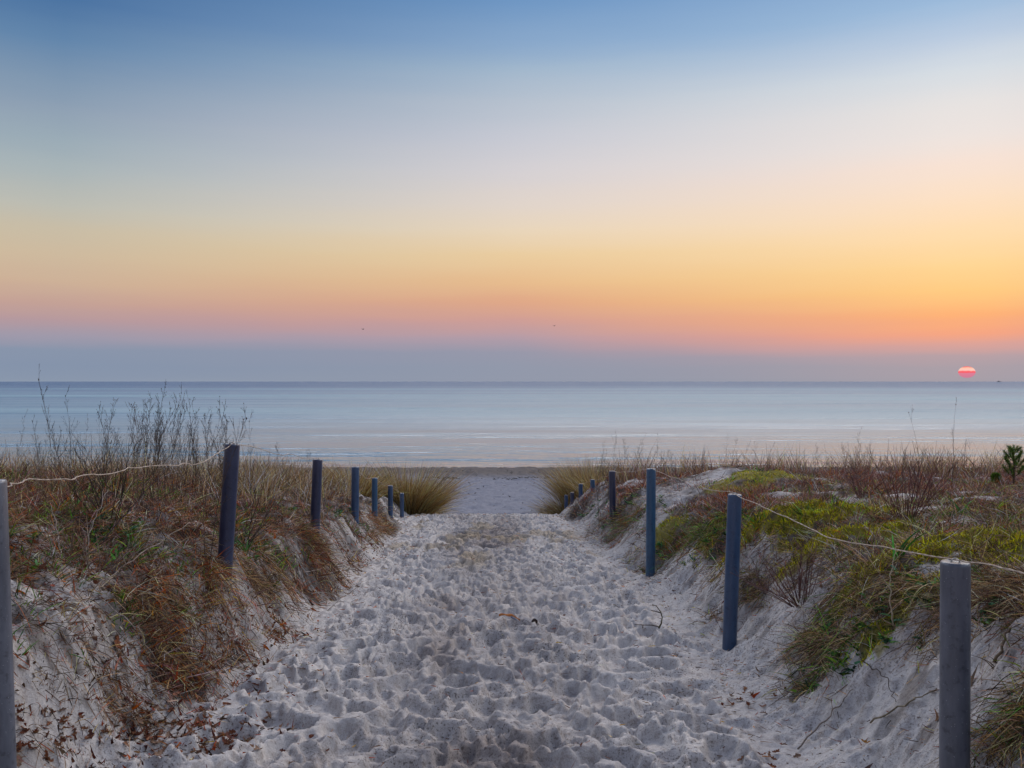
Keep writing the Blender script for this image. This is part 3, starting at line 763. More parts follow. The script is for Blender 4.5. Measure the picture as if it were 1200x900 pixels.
def fence_post(px_top, py_top, dist, width_px, mat, label, px_base=None, staple=True, group=None, base=None):
    """top of the post where the photograph shows it, foot in the ground"""
    xt = (px_top - 600) / F * dist; zt = H - (py_top - HZ) / F * dist
    r = width_px / F * dist / 2
    xb = xt
    zb = float(gz(xt, dist)) if base is None else base
    if px_base is not None:
        xb = (px_base[0] - 600) / F * dist; zb_ = H - (px_base[1] - HZ) / F * dist
        slope = (xt - xb) / (zt - zb_)
        zb = float(gz(xb, dist)); xb = xt - slope * (zt - zb)
    h = math.hypot(zt - zb, xt - xb)
    o = obj('fence_post', post_mesh(r, h, mat), None, (xb, dist, zb))
    o.rotation_euler = (R(random.uniform(-.8, .8)), math.atan2(xt - xb, zt - zb), 0)
    tag(o, label, 'post', group)
    if staple:
        b = Build()
        t = np.linspace(0, math.pi, 9)
        b.tube(np.stack([np.cos(t) * .014, 0 * t, h - .004 + np.sin(t) * .014], -1), .0022, (.4, .4, .4), 5)
        b.build('staple', M_STEEL, o)
    return np.array([xt, dist, zt])

GL, GR = 'fence posts along the left edge of the path', 'fence posts along the right edge of the path'
L1 = fence_post(-9.5, 563, 2.94, 31, M_GREY, 'thick grey post cut by the left edge of the picture', (2, 900), True, GL)
L2 = fence_post(272.5, 520, 5.5, 17.5, M_NAVY, 'dark navy post on the left bank leaning slightly towards the path', (264, 655), True, GL)
L3 = fence_post(372.5, 538, 8.3, 11.5, M_NAVY, 'dark navy post between the leaning post and the blue post on the left', (369, 620), True, GL)
L4 = fence_post(416.5, 547, 10.4, 9, M_BLUE, 'blue post with reddish tuft at its foot on the left dune', (416, 612), True, GL)
L5 = fence_post(439, 560, 11.9, 6.6, M_TEAL, 'bright blue short post, third from the far end of the left row', None, False, GL)
L6 = fence_post(457.5, 569, 13.5, 6, M_BLUE, 'small blue post second from the far end of the left row', None, False, GL)
L7 = fence_post(471, 578, 15, 4.8, M_BLUE, 'smallest blue post ending the left row beside the drooping marram', None, False, GL)
R1 = fence_post(1119.5, 658, 2.83, 33, M_GREY, 'thick grey post nearest on the right with speckled side and flat top', (1118.5, 900), True, GR)
R2 = fence_post(861, 579, 5.5, 16.5, M_BLUE, 'tall slate blue post standing on the sand with moss behind it', (855, 750), True, GR)
R3 = fence_post(763, 549, 8.5, 11, M_TEAL, 'tall bright blue post at the foot of the right bank beside the sandy gully', (762, 678), True, GR)
R4 = fence_post(717.3, 552, 11.5, 7.6, M_NAVY, 'dark blue post behind the tall bright blue one on the right', (718, 610), True, GR)
R5 = fence_post(694.5, 562, 15.2, 5.4, M_TEAL, 'short blue post fifth in the right row, left of the dark one', None, False, GR)
R6 = fence_post(680.5, 567, 17.0, 4.9, M_BLUE, 'short blue post third from the far end of the right row', None, False, GR)
R7 = fence_post(670.5, 577, 19.0, 4.4, M_NAVY, 'tiny dark post second from the far end of the right row', None, False, GR)
R8 = fence_post(663.5, 580, 20.8, 4.2, M_BLUE, 'tiny blue post end of the right row, half hidden by marram', None, False, GR)

M_WIRE = plain_material('twisted_fence_wire', (.24, .18, .14), (.50, .40, .31), .6, 90)
def wire(ctrl, rad, label, seed):
    """a slack kinked wire through the given points"""
    b = Build(); pts = []
    for (p, q, sag) in ctrl:
        n = max(8, int(np.linalg.norm(q - p) / .035))
        t = np.linspace(0, 1, n, endpoint=False)
        s = p[None] * (1 - t[:, None]) + q[None] * t[:, None]
        s[:, 2] -= sag * 4 * t * (1 - t)
        env = np.sqrt(np.clip(4 * t * (1 - t), 0, 1))
        s[:, 2] += env * (.020 * vn(t * 5 + seed, t * 0, seed) + .004 * vn(t * 19, t * 0 + seed, seed + 1))
        s[:, 0] += env * (.02 * vn(t * 6, t * 0 + 3, seed + 2) + .003 * vn(t * 25, t * 0 + 3, seed + 3))
        pts.append(s); seed += 7
    pts.append(np.array([ctrl[-1][1]]))
    pts = np.concatenate(pts)
    k = np.arange(len(pts)) * 2.1
    for ph in (0, math.pi):     # two strands twisted round each other
        off = np.stack([np.cos(k + ph) * rad * .55, 0 * k, np.sin(k + ph) * rad * .55], -1)
        b.tube(pts + off, rad * .72, (.5, .4, .3), 5)
    o0 = pts.mean(0); b.v = [v - o0 for v in b.v]
    tag(b.build('fence_wire', M_WIRE, None, o0), label, 'wire', 'slack wires strung along the post tops')
up = np.array([0, 0, .006])
def pt(px, py, dist): return np.array([(px - 600) / F * dist, dist, H - (py - HZ) / F * dist])
wire([(pt(-190, 556, 2.45), L1 + up, -.0), (L1 + up, pt(28, 563, 3.2), .01), (pt(28, 563, 3.2), pt(150, 548, 4.0), .012), (pt(150, 548, 4.0), L2 + up, .05), (L2 + up, L3 + up, .02), (L3 + up, L4 + up, .03), (L4 + up, L5 + up, .05), (L5 + up, L6 + up, .03), (L6 + up, L7 + up, .03)],
     .0026, 'slack pale wire running along the tops of the left posts', 200)
wire([(pt(1560, 735, 1.5), R1 + up, .02), (R1 + up, R2 + up, .055), (R2 + up, R3 + up, .04), (R3 + up, R4 + up, .03), (R4 + up, R5 + up, .05), (R5 + up, R6 + up, .03), (R6 + up, R7 + up, .03), (R7 + up, R8 + up, .03)],
     .0026, 'slack pale wire running along the tops of the right posts', 300)

# ------------------------------------------------------------------ tall dry weed stalks
def stalk_meshes(h, nbr, seed, col, spread=.5, r0=.0026, heads=True):
    rg = random.Random(seed); b = Build(); s = Build()
    ph = rg.uniform(0, 6.28); lean = rg.uniform(.02, .22)
    t = np.linspace(0, 1, 9)
    px = np.cos(ph) * lean * h * t ** 1.6 + .012 * h * np.sin(t * 7 + ph); py = np.sin(ph) * lean * h * t ** 1.6 + .012 * h * np.cos(t * 6 + ph)
    stem = np.stack([px, py, h * t], -1); stem[0, 2] = -.03
    b.tube(stem, r0 * (1 - .6 * t), col, 4)
    def p_at(u): return np.array([np.interp(u, t, stem[:, i]) for i in range(3)])
    for i in range(nbr):
        u = .35 + .65 * (i + rg.random()) / nbr; p = p_at(min(u, .99)); a = i * 2.4 + rg.uniform(-.5, .5)
        L = h * rg.uniform(.08, .24) * (1.25 - u * .7)
        ev = np.array([math.cos(a) * spread, math.sin(a) * spread, 1.0]); ev /= np.linalg.norm(ev)
        q = np.array([p + ev * L * v + np.array([0, 0, .12 * L * v * v]) for v in (0, .35, .7, 1)])
        b.tube(q, np.array([.0014, .0012, .001, .0008]), col, 3)
        for j in range(rg.randint(2, 4)):
            v = rg.uniform(.4, 1); o_ = p + ev * L * v
            e2 = ev + np.array([rg.gauss(0, .5), rg.gauss(0, .5), rg.uniform(-.1, .5)]); e2 /= np.linalg.norm(e2)
            l2 = L * rg.uniform(.2, .45)
            b.tube([o_, o_ + e2 * l2 * .5, o_ + e2 * l2], np.array([.0012, .001, .0008]), col, 3)
            if heads: s.blob(o_ + e2 * l2, rg.uniform(.0018, .0034), col, 1.4)
        if heads: s.blob(q[-1], rg.uniform(.0022, .004), col, 1.4)
    s.blob(stem[-1], .006, col, 1.5)
    b.v += s.v; b.c += s.c; b.l += [l + b.n for l in s.l]; b.t += s.t; b.n += s.n
    return b.mesh('weed_stalk', TWIG)
DARKST = [(.04, .027, .022), (.06, .04, .032), (.03, .022, .02), (.085, .06, .048)]
stalks = [stalk_meshes(1.0, random.Random(i).randint(9, 17), 500 + i, DARKST[i % 4], .35 + .08 * (i % 4)) for i in range(9)]
stubby = [stalk_meshes(1.0, 10, 560 + i, HEATH[i % 4], .7) for i in range(4)]
def plant_stalk(protos, k, x, y, h, label, group, tilt=.1, name='weed_stalk'):
    st = protos[k]
    o = obj(name, st, None, (x, y, float(gz(x, y)) - .01)); o.scale = (h, h, h) if h < 1 else (1, 1, h)
    o.rotation_euler = (random.gauss(0, tilt), random.gauss(0, tilt), random.uniform(0, 6.28))
    return tag(o, label, 'weed', group)
# single stalks that stand out: pixel of the top, distance
single = [(62, 443, 5.6, 1, 'tallest dry stalk with a forked seed head reaching above the horizon on the left'),
          (83, 462, 5.7, 2, 'tall slim dry stalk just right of the tallest one on the left'),
          (20, 486, 5.2, 3, 'dry stalk with drooping top standing leftmost in the picture'),
          (50, 492, 5.4, 0, 'bent dry stalk with tufted head left of the tall slim stalk'),
          (178, 452, 6.3, 4, 'tall branching weed in the middle of the left thicket, its top near the horizon'),
          (212, 459, 6.6, 5, 'tall branching weed at the right side of the left thicket'),
          (226, 466, 6.8, 6, 'branching weed last before the leaning dark post'),
          (122, 467, 6.0, 7, 'branching weed rising at the left side of the thicket'),
          (277, 478, 6.2, 8, 'single thin stalk with forked top directly behind the leaning dark post'),
          (295, 492, 6.6, 2, 'thin bare stalk right of the leaning dark post'),
          (702, 517, 14.5, 1, 'single umbel stalk standing above the round right marram'),
          (718, 510, 13.0, 5, 'forked thin stalk left of the tall bright blue post'),
          (1114, 472, 6.0, 2, 'very tall thin bare stem crossing the water near the young pine'),
          (1083, 482, 6.6, 8, 'tall thin bent stem leaning left of the tallest right stem'),
          (1000, 506, 7.5, 3, 'upright dark stalk with short side twigs on the right dune')]
for (px, py, dist, k, lab) in single:
    x = (px - 600) / F * dist; zt = H - (py - HZ) / F * dist
    h = zt - float(gz(x, dist))
    st = (stalks[k] if px not in (1114, 1083) else stalk_meshes(1.0, 2, 900 + px, DARKST[1], .2))
    o = obj('weed_stalk', st, None, (x, dist, float(gz(x, dist)) - .01)); o.scale = (min(1, h * .8), min(1, h * .8), h)
    o.rotation_euler = (0, 0, random.uniform(0, 6.28))
    # keep the tip where it is in the photograph, whatever the lean of the stem
    tag(o, lab, 'weed', 'tall dry weed stalks')
for i in range(150):
    y = random.uniform(5.2, 9); u = random.random()
    px = 5 + 265 * (u if random.random() < .45 else min(1, max(0, random.gauss(.58, .24))))
    x = (px - 600) / F * y
    peak = 512 - 28 * math.exp(-((px - 175) / 75) ** 2) + random.uniform(-18, 45)
    h = max(.2, H - (peak - HZ) / F * y - float(gz(x, y)))
    plant_stalk(stalks, random.randrange(9), x, y, min(h, 1.0), 'thin dark branching weed stalk in the thicket on the left dune crest', 'weed thicket on the left dune crest')
for i in range(26):
    y = random.uniform(5.5, 11); px = random.uniform(285, 470); x = (px - 600) / F * y
    if -x < footL(y) + .5: continue
    plant_stalk(stalks, random.randrange(9), x, y, random.uniform(.3, .6), 'short dry weed among the straw grass behind the left posts', 'short weeds behind the left posts')
for i in range(100):
    y = random.uniform(10, 19); px = random.uniform(690, 1190); x = (px - 600) / F * y
    peak = 524 + random.uniform(-16, 22)
    h = H - (peak - HZ) / F * y - float(gz(x, y))
    if h < .12: continue
    plant_stalk(stalks, random.randrange(9), x, y, min(h, .75), 'thin dry weed stalk along the crest of the right dune', 'weed stalks on the right dune crest', .15)
for i in range(70):
    y = random.uniform(6.0, 11); px = random.uniform(840, 1200); x = (px - 600) / F * y
    if float(cover(x, y)) < .5: continue
    plant_stalk(stubby, random.randrange(4), x, y, random.uniform(.12, .36), 'low bushy reddish twig on the flat of the right dune', 'reddish twigs on the right dune', .25, 'heath_sprig')

# ------------------------------------------------------------------ bare shrubs
def bare_shrub(px, py, n, h, spread, cols, label, seed, name='bare_shrub'):
    rg = random.Random(seed); X, Y = at(px, py); b = tw = Build()
    for i in range(n):
        a = rg.uniform(0, 6.28); s = rg.uniform(.1, spread); L = h * rg.uniform(.6, 1.05); c = rg.choice(cols)
        ev = np.array([math.cos(a) * s, math.sin(a) * s, 1]); ev /= np.linalg.norm(ev)
        p0 = np.array([math.cos(a) * .05 * rg.random(), math.sin(a) * .05 * rg.random(), -.02])
        k = np.array([rg.gauss(0, .1), rg.gauss(0, .1), 0])
        q = np.array([p0 + ev * L * v + k * L * v * v for v in (0, .25, .5, .75, 1)])
        b.tube(q, np.array([.0030, .0026, .0022, .0017, .0010]), c, 4)
        for j in range(rg.randint(3, 7)):
            v = rg.uniform(.3, 1); o_ = p0 + ev * L * v + k * L * v * v
            e2 = ev + np.array([rg.gauss(0, .55), rg.gauss(0, .55), rg.uniform(0, .4)]); e2 /= np.linalg.norm(e2)
            l2 = L * rg.uniform(.12, .35)
            tw.tube([o_, o_ + e2 * l2 * .5, o_ + e2 * l2 + np.array([0, 0, .02])], np.array([.0015, .0013, .0009]), c, 3)
    r = b.build(name, TWIG, None, (X, Y, float(gz(X, Y))))
    return tag(r, label, 'shrub', 'leafless shrubs on the dunes')
RED = [(.13, .055, .045), (.17, .08, .06), (.09, .045, .04)]
bare_shrub(1062, 612, 26, .50, .75, RED, 'reddish leafless shrub fanning out on the right dune above the grey post', 1)
bare_shrub(1010, 585, 16, .45, .8, RED, 'smaller reddish leafless shrub left of the fanning one on the right dune', 2)
bare_shrub(800, 552, 14, .75, .75, DARKST, 'dark leafless shrub on the skyline above the bare sand mound', 3)
bare_shrub(830, 548, 9, .5, .8, DARKST, 'low dark leafless shrub right of the skyline shrub', 4)
bare_shrub(130, 610, 12, .55, .9, DARKST, 'dark leafless shrub among the brown leaves on the left bank', 5)
bare_shrub(285, 635, 14, .42, 1.3, DARKST, 'sprawling dark twigs on the path side of the leaning dark post', 6)
bare_shrub(938, 705, 34, .36, 2.2, RED + [(.20, .14, .12)], 'tangle of fine reddish twigs low on the right bank', 7)
bare_shrub(900, 690, 16, .28, 1.8, [(.20, .15, .13), (.14, .09, .08)], 'thin greyish twig tangle just right of the slate blue post', 8)
bare_shrub(1080, 590, 14, .45, .8, RED, 'upright reddish leafless shrub below the tall thin stems', 9)
bare_shrub(110, 665, 12, .30, 1.6, [(.22, .17, .14), (.16, .11, .09)], 'grey brown bramble tangle above the bare sand on the left bank', 10)

# long arching bramble stems
def stem(points, rad, col, label, name='bramble_stem'):
    q = []
    for (px, py, lift, dist) in points:
        if dist is None:
            x, y = at(px, py); q.append((x, y, float(gz(x, y)) + lift))
        else: q.append(tuple(pt(px, py, dist)))
    q = np.array(q); n = 16
    u = np.linspace(0, len(q) - 1, n); c = np.stack([np.interp(u, np.arange(len(q)), q[:, i]) for i in range(3)], -1)
    for _ in range(2): c[1:-1] = (c[:-2] + 2 * c[1:-1] + c[2:]) / 4
    c[1:-1] += RNG.normal(0, .004, (n - 2, 3))
    b = Build(); b.tube(c, rad * np.linspace(1, .45, n), col, 5)
    rg = random.Random(len(label))
    o0 = c[0].copy(); b.v = [v - o0 for v in b.v]
    o = b.build(name, TWIG, None, o0)
    for i in range(0 if 'root' in label else 4):
        p = c[rg.randrange(5, n - 1)] - o0; e = np.array([rg.gauss(0, 1), rg.gauss(0, .6), rg.uniform(.2, 1)]); e /= np.linalg.norm(e); l = rg.uniform(.05, .13)
        s = Build(); s.tube([p, p + e * l * .6, p + e * l + np.array([0, 0, .01])], np.array([rad * .5, rad * .4, rad * .25]), col, 4)
        s.build('side_shoot', TWIG, o)
    return tag(o, label, 'stem', 'dead stems on the banks')
stem([(112, 640, .0, None), (150, 600, 0, 4.85), (190, 555, 0, 5.1)], .004, (.045, .03, .03), 'dark dead stem slanting up to the right across the left bank')
stem([(105, 690, .0, None), (150, 660, 0, 4.35), (222, 612, 0, 4.7)], .0035, (.33, .26, .20), 'long pale straw stem slanting across the left bank')
stem([(115, 695, .0, None), (160, 735, 0, 4.0), (185, 780, .02, None)], .003, (.30, .24, .20), 'pale thin stem arching down the left bank to the root clump')
stem([(72, 655, .0, None), (68, 625, 0, 4.5), (60, 592, 0, 4.55)], .003, (.36, .30, .25), 'short pale upright stem beside the bare sand on the left bank')
stem([(100, 650, .0, None), (108, 612, 0, 4.6), (127, 575, 0, 4.7)], .003, (.36, .30, .25), 'pale leaning stem above the brown leaves on the left bank')
stem([(1046, 730, .0, None), (1043, 690, 0, 4.0), (1050, 640, 0, 4.05)], .0035, (.40, .32, .22), 'pale straw stem rising left of the thick grey post')
stem([(1000, 700, .0, None), (1050, 735, 0, 3.9), (1092, 757, 0, 3.75)], .0035, (.30, .21, .13), 'thin straw stem drooping towards the thick grey post')
stem([(1010, 775, .03, None), (1040, 800, .03, None), (1050, 830, .02, None)], .0025, (.06, .04, .03), 'dark dangling root on the sand left of the thick grey post')
stem([(1020, 850, .01, None), (1070, 830, .02, None), (1098, 805, .02, None)], .0042, (.20, .165, .11), 'mossy root lying on the sand left of the grey post')
stem([(935, 880, .01, None), (975, 840, .015, None), (1000, 810, .02, None)], .0042, (.22, .175, .14), 'bent brown root lying below the shaggy clump on the right bank')
stem([(1165, 780, .01, None), (1180, 755, .03, None), (1195, 720, .02, None)], .006, (.15, .11, .07), 'brown root hanging down right of the thick grey post')

# green blades of one reed-like plant on the right dune
def leafy_grass(px, py, n, L, label):
    X, Y = at(px, py); b = Build(); z = float(gz(X, Y))
    th = np.linspace(0, 6.28, n, endpoint=False) + RNG.random(n)
    dv = np.stack([np.cos(th) * .4, np.sin(th) * .4, np.ones(n)], -1)
    b.blades(RNG.normal(0, .012, (n, 3)) * (1, 1, 0), dv, RNG.uniform(.6, 1, n) * L, .012, np.stack([np.cos(th) * .3, np.sin(th) * .3, np.full(n, -.25)], -1), pal([(.05, .15, .035), (.07, .18, .05)], n), 5)
    tag(b.build('green_grass', GREEN, None, (X, Y, z)), label, 'grass', 'bright green grass plants on the dunes')
leafy_grass(1053, 655, 6, .26, 'bright green broad blades left of the thick grey post')
leafy_grass(990, 668, 5, .14, 'bright green short blades on the edge of the mossy bank')
leafy_grass(135, 655, 9, .12, 'bright green tuft among brown leaves on the left bank')
leafy_grass(1128, 602, 5, .18, 'thin bright green blades below the young pine')
leafy_grass(287, 648, 9, .2, 'green grass tuft at the foot of the leaning dark post')

# ------------------------------------------------------------------ young pine
def pine(px, py, dist, h, label, seed):
    rg = random.Random(seed); x = (px - 600) / F * dist; z = float(gz(x, dist))
    r = bpy.data.objects.new('pine_sapling', None); COL.objects.link(r); r.location = (x, dist, z)
    b = Build(); nd = Build()
    b.tube([(0, 0, -.05), (.004, 0, h * .5), (0, .003, h * .96)], np.array([.011, .008, .004]), (.09, .055, .04), 6)
    tips = [((0, 0, h * .15), (0, 0, h))]
    for lv, (zz, nn, L) in enumerate(((.22, 5, .30), (.42, 5, .33), (.62, 5, .26), (.8, 4, .17))):
        for i in range(nn):
            a = i * 6.28 / nn + lv * .7 + rg.uniform(-.2, .2)
            p = np.array([0, 0, h * zz]); e = np.array([math.cos(a) * .85, math.sin(a) * .85, .62]); e /= np.linalg.norm(e)
            q = np.array([p, p + e * h * L * .5, p + e * h * L + np.array([0, 0, h * L * .35])])
            b.tube(q, np.array([.005, .004, .0025]), (.10, .06, .04), 5)
            tips.append((q[1] * .8 + q[0] * .2, q[2]))
    for (p, q) in tips:
        p, q = np.array(p), np.array(q); n = int(130 + 500 * np.linalg.norm(q - p))
        t = RNG.random(n)[:, None]; c = p + (q - p) * t; ax = (q - p) / np.linalg.norm(q - p)
        dv = ax * .9 + RNG.normal(0, .55, (n, 3))
        nd.blades(c, dv, RNG.uniform(.03, .055, n), .0032, np.zeros((n, 3)), pal([(.05, .10, .025), (.08, .14, .03), (.03, .07, .022), (.13, .16, .04)], n), 2)
    b.build('trunk', TWIG, r); nd.build('needles', GREEN, r)
    tag(r, label, 'pine', 'young pines on the right dune')
pine(1188, 572, 10.2, .46, 'young dark green pine standing at the right end of the dune crest', 3)
pine(1167, 563, 10.6, .13, 'tiny low pine seedling left of the young pine', 4)

# ------------------------------------------------------------------ fallen leaves, twig and bits on the sand
def leaf_mesh(seed, cols, lobes=4, L=.085, W=.026):
    rg = random.Random(seed); b = Build()
    n = 17; t = np.linspace(0, 1, n)
    w = W * np.sin(np.clip(t * 1.02, 0, 1) * math.pi) ** .7 * (.72 + .34 * np.cos(t * lobes * 6.28 + 3.14)) + .0008
    cup = rg.uniform(.25, .9); curl = rg.uniform(-.5, .9)
    y = (t - .5) * L; zc = curl * L * (t - .5) ** 2 * 1.4 + .004
    rows = []
    for f in (-1, -.5, 0, .5, 1):
        rows.append(np.stack([w * f * (1 - .15 * abs(f) * cup), y + .004 * np.sin(t * 9 + f * 3), zc + cup * w * f * f * .9 + .003 * np.sin(t * 14 + f * 5 + seed)], -1))
    v = np.stack(rows, 1).reshape(-1, 3)
    f = [(i * 5 + j, i * 5 + j + 1, (i + 1) * 5 + j + 1, (i + 1) * 5 + j) for i in range(n - 1) for j in range(4)]
    b.add(v, f, rg.choice(cols))
    b.tube([(0, y[0] + .002, zc[0]), (0, y[0] - .012, zc[0] + .003), (.003, y[0] - .022, zc[0] + .006)], .0011, (.12, .06, .03), 4)
    return b.mesh('oak_leaf', PLANT)
LEAFC = [(.16, .055, .03), (.21, .075, .035), (.12, .045, .03), (.26, .12, .06), (.10, .05, .035), (.24, .15, .10)]
leaves = [leaf_mesh(i, LEAFC, 3 + i % 3, .075 + .012 * (i % 3), .022 + .004 * (i % 3)) for i in range(10)]
orange = [leaf_mesh(40 + i, [(.36, .17, .03), (.40, .13, .03)], 4) for i in range(3)]
def drop(me, px, py, s, label, group, lift=.008):
    x, y = at(px, py)
    o = obj('oak_leaf', me, None, (x, y, float(gz(x, y)) + lift)); s *= .68; o.scale = (s, s, s)
    o.rotation_euler = (random.gauss(0, .45), random.gauss(0, .45), random.uniform(0, 6.28))
    return tag(o, label, 'leaf', group)
SL_ = 'dry red brown oak leaf fallen at the foot of the left bank'
for (px, py, sx, sy, n) in [(200, 845, 35, 14, 34), (185, 868, 40, 12, 22), (150, 850, 30, 12, 12), (245, 870, 30, 10, 18), (262, 880, 22, 8, 10), (50, 850, 28, 12, 12), (35, 880, 20, 10, 10), (285, 830, 30, 14, 10),
                            (330, 745, 16, 10, 9), (265, 742, 16, 10, 12), (235, 790, 16, 14, 10), (75, 832, 25, 8, 8), (320, 790, 25, 18, 8), (370, 760, 20, 20, 6), (340, 880, 40, 14, 6)]:
    for i in range(n):
        drop(random.choice(leaves), max(22, random.gauss(px, sx)), min(898, random.gauss(py, sy)), random.uniform(.5, 1.0), SL_, 'oak leaves at the foot of the left bank')
for (px, py, sx, sy, n) in [(95, 650, 28, 14, 22), (125, 605, 30, 10, 12), (110, 700, 20, 10, 8), (160, 690, 30, 15, 10), (210, 720, 25, 14, 8), (150, 755, 14, 14, 10), (60, 720, 25, 14, 5)]:
    for i in range(n):
        drop(random.choice(leaves), random.gauss(px, sx), random.gauss(py, sy), random.uniform(.6, 1.15), 'curled brown oak leaf caught among the stems high on the left bank', 'oak leaves caught on the left bank', .02)
for i in range(16):
    drop(random.choice(leaves), random.gauss(432, 12), random.gauss(640, 9), random.uniform(.8, 1.2), 'red brown leaf lying below the blue post on the left', 'leaves below the blue post on the left', .02)
for i in range(14):
    drop(random.choice(leaves), random.gauss(873, 14), random.gauss(825, 7), random.uniform(.5, .9), 'dark brown leaf lying on the sand at the foot of the right bank', 'leaves at the foot of the right bank')
for i in range(9):
    drop(random.choice(leaves), random.gauss(900, 22), random.gauss(888, 5), random.uniform(.5, .8), 'brown leaf scrap at the bottom edge of the picture on the right', 'leaf scraps at the bottom right')
for i in range(26):
    drop(random.choice(leaves), random.uniform(330, 850), random.uniform(680, 895), random.uniform(.25, .55), 'small dark leaf scrap lying between the footprints on the path', 'leaf scraps on the path', .006)
for (px, py, lab) in [(160, 742, 'bright orange leaf on the brown root clump of the left bank'), (248, 720, 'orange leaf on the upper left bank below the leaning post'), (302, 802, 'orange leaf lying on the sand at the left edge of the path'),
                      (1015, 876, 'small orange leaf lying on the sand left of the grey post'), (257, 875, 'orange leaf lying among the red brown leaves near the bottom'), (125, 628, 'orange yellow leaf among the stems high on the left bank')]:
    drop(orange[random.randrange(3)], px, py, .7, lab, None, .015)

# curved orange peel-like leaf, a dark cone and a curved twig lying on the path
def strip_leaf():
    x, y = at(597, 733); b = Build(); c = Build()
    t = np.linspace(0, 1, 12); cx = -.075 + .15 * t; cz = .035 + .02 * np.sin(t * 3.0) - .035 * t; wv = .014 * np.sin(np.clip(t + .12, 0, 1) * math.pi) ** .5 + .003
    v = []
    for f in (-1, -.4, .4, 1): v.append(np.stack([cx, wv * f, cz - .012 * f * f + .004 * np.sin(t * 12 + f)], -1))
    v = np.stack(v, 1).reshape(-1, 3)
    b.add(v, [(i * 4 + j, i * 4 + j + 1, i * 4 + 5 + j, i * 4 + 4 + j) for i in range(11) for j in range(3)], (.34, .12, .03))
    o = b.build('curled_leaf', PLANT, None, (x, y, max(float(gz(x + e, y - .05)) for e in (-.07, 0, .07)) + .004))
    c.tube([(.01, -.012, .02), (.025, -.016, .012), (.05, -.018, -.002)], np.array([.006, .007, .003]), (.16, .18, .24), 6)
    c.build('stalk', TWIG, o)
    tag(o, 'curled orange brown leaf strip lying in the middle of the path', 'leaf')
strip_leaf()
def cone():
    x, y = at(626, 734); b = Build(); rg = random.Random(4)
    n = 60
    for i in range(n):
        u = (i + .5) / n; a = i * 2.4; rr = .021 * math.sin(math.pi * (.12 + .82 * u)); p = np.array([(u - .5) * .05, math.cos(a) * rr, math.sin(a) * rr + .018])
        e = np.array([.35, math.cos(a), math.sin(a)])
        b.blades(p[None], e[None], np.array([.010]), np.array([.013]), np.array([[.4, 0, 0]]), (.05, .032, .025), 2, flat=np.array([[1., .1, 0]]))
    b.tube([(-.026, 0, .018), (-.012, 0, .018), (.01, 0, .018), (.027, 0, .018)], np.array([.010, .019, .018, .006]), (.04, .025, .02), 9)
    o = b.build('pine_cone', TWIG, None, (x, y, max(float(gz(x + e, y - .06)) for e in (-.03, 0, .03)) - .002)); o.rotation_euler = (0, .1, .5); o.scale = (.75, .75, .75)
    tag(o, 'small dark brown cone lying right of the curled orange leaf', 'cone')
cone()
def twig():
    x0, y0 = at(772, 741); z0 = max(float(gz(x0 + e, y0 + f)) for e in (-.12, -.05, 0, .03) for f in (-.05, 0)) - .01; b = Build(); s = Build()
    k = y0 / F
    P = lambda dx, dy, l=0: np.array([dx * k, 0.0 + max(0, dy) * k * .6, .012 + max(0, dy) * k * .75 + l])
    b.tube([P(0, 0), P(3.5, 6), P(5.5, 14), P(4, 22), P(0, 29), P(-5, 31)], np.array([.0065, .0055, .0045, .0035, .003, .002]), (.085, .075, .035), 6)
    s.tube([P(3.5, 20), P(-2, 22), P(-7, 23)], np.array([.004, .003, .002]), (.06, .045, .035), 5)
    b.tube([P(0, 2), P(-8, 4), P(-17, 4), P(-28, 5)], np.array([.004, .0035, .003, .0018]), (.06, .045, .035), 5)
    s.tube([P(-18, 4), P(-19, 0)], np.array([.003, .002]), (.06, .045, .035), 4)
    o = b.build('fallen_twig', TWIG, None, (x0, y0, z0)); s.build('side_twig', TWIG, o)
    tag(o, 'curved dark twig with a bent side shoot lying on the right of the path', 'twig')
twig()

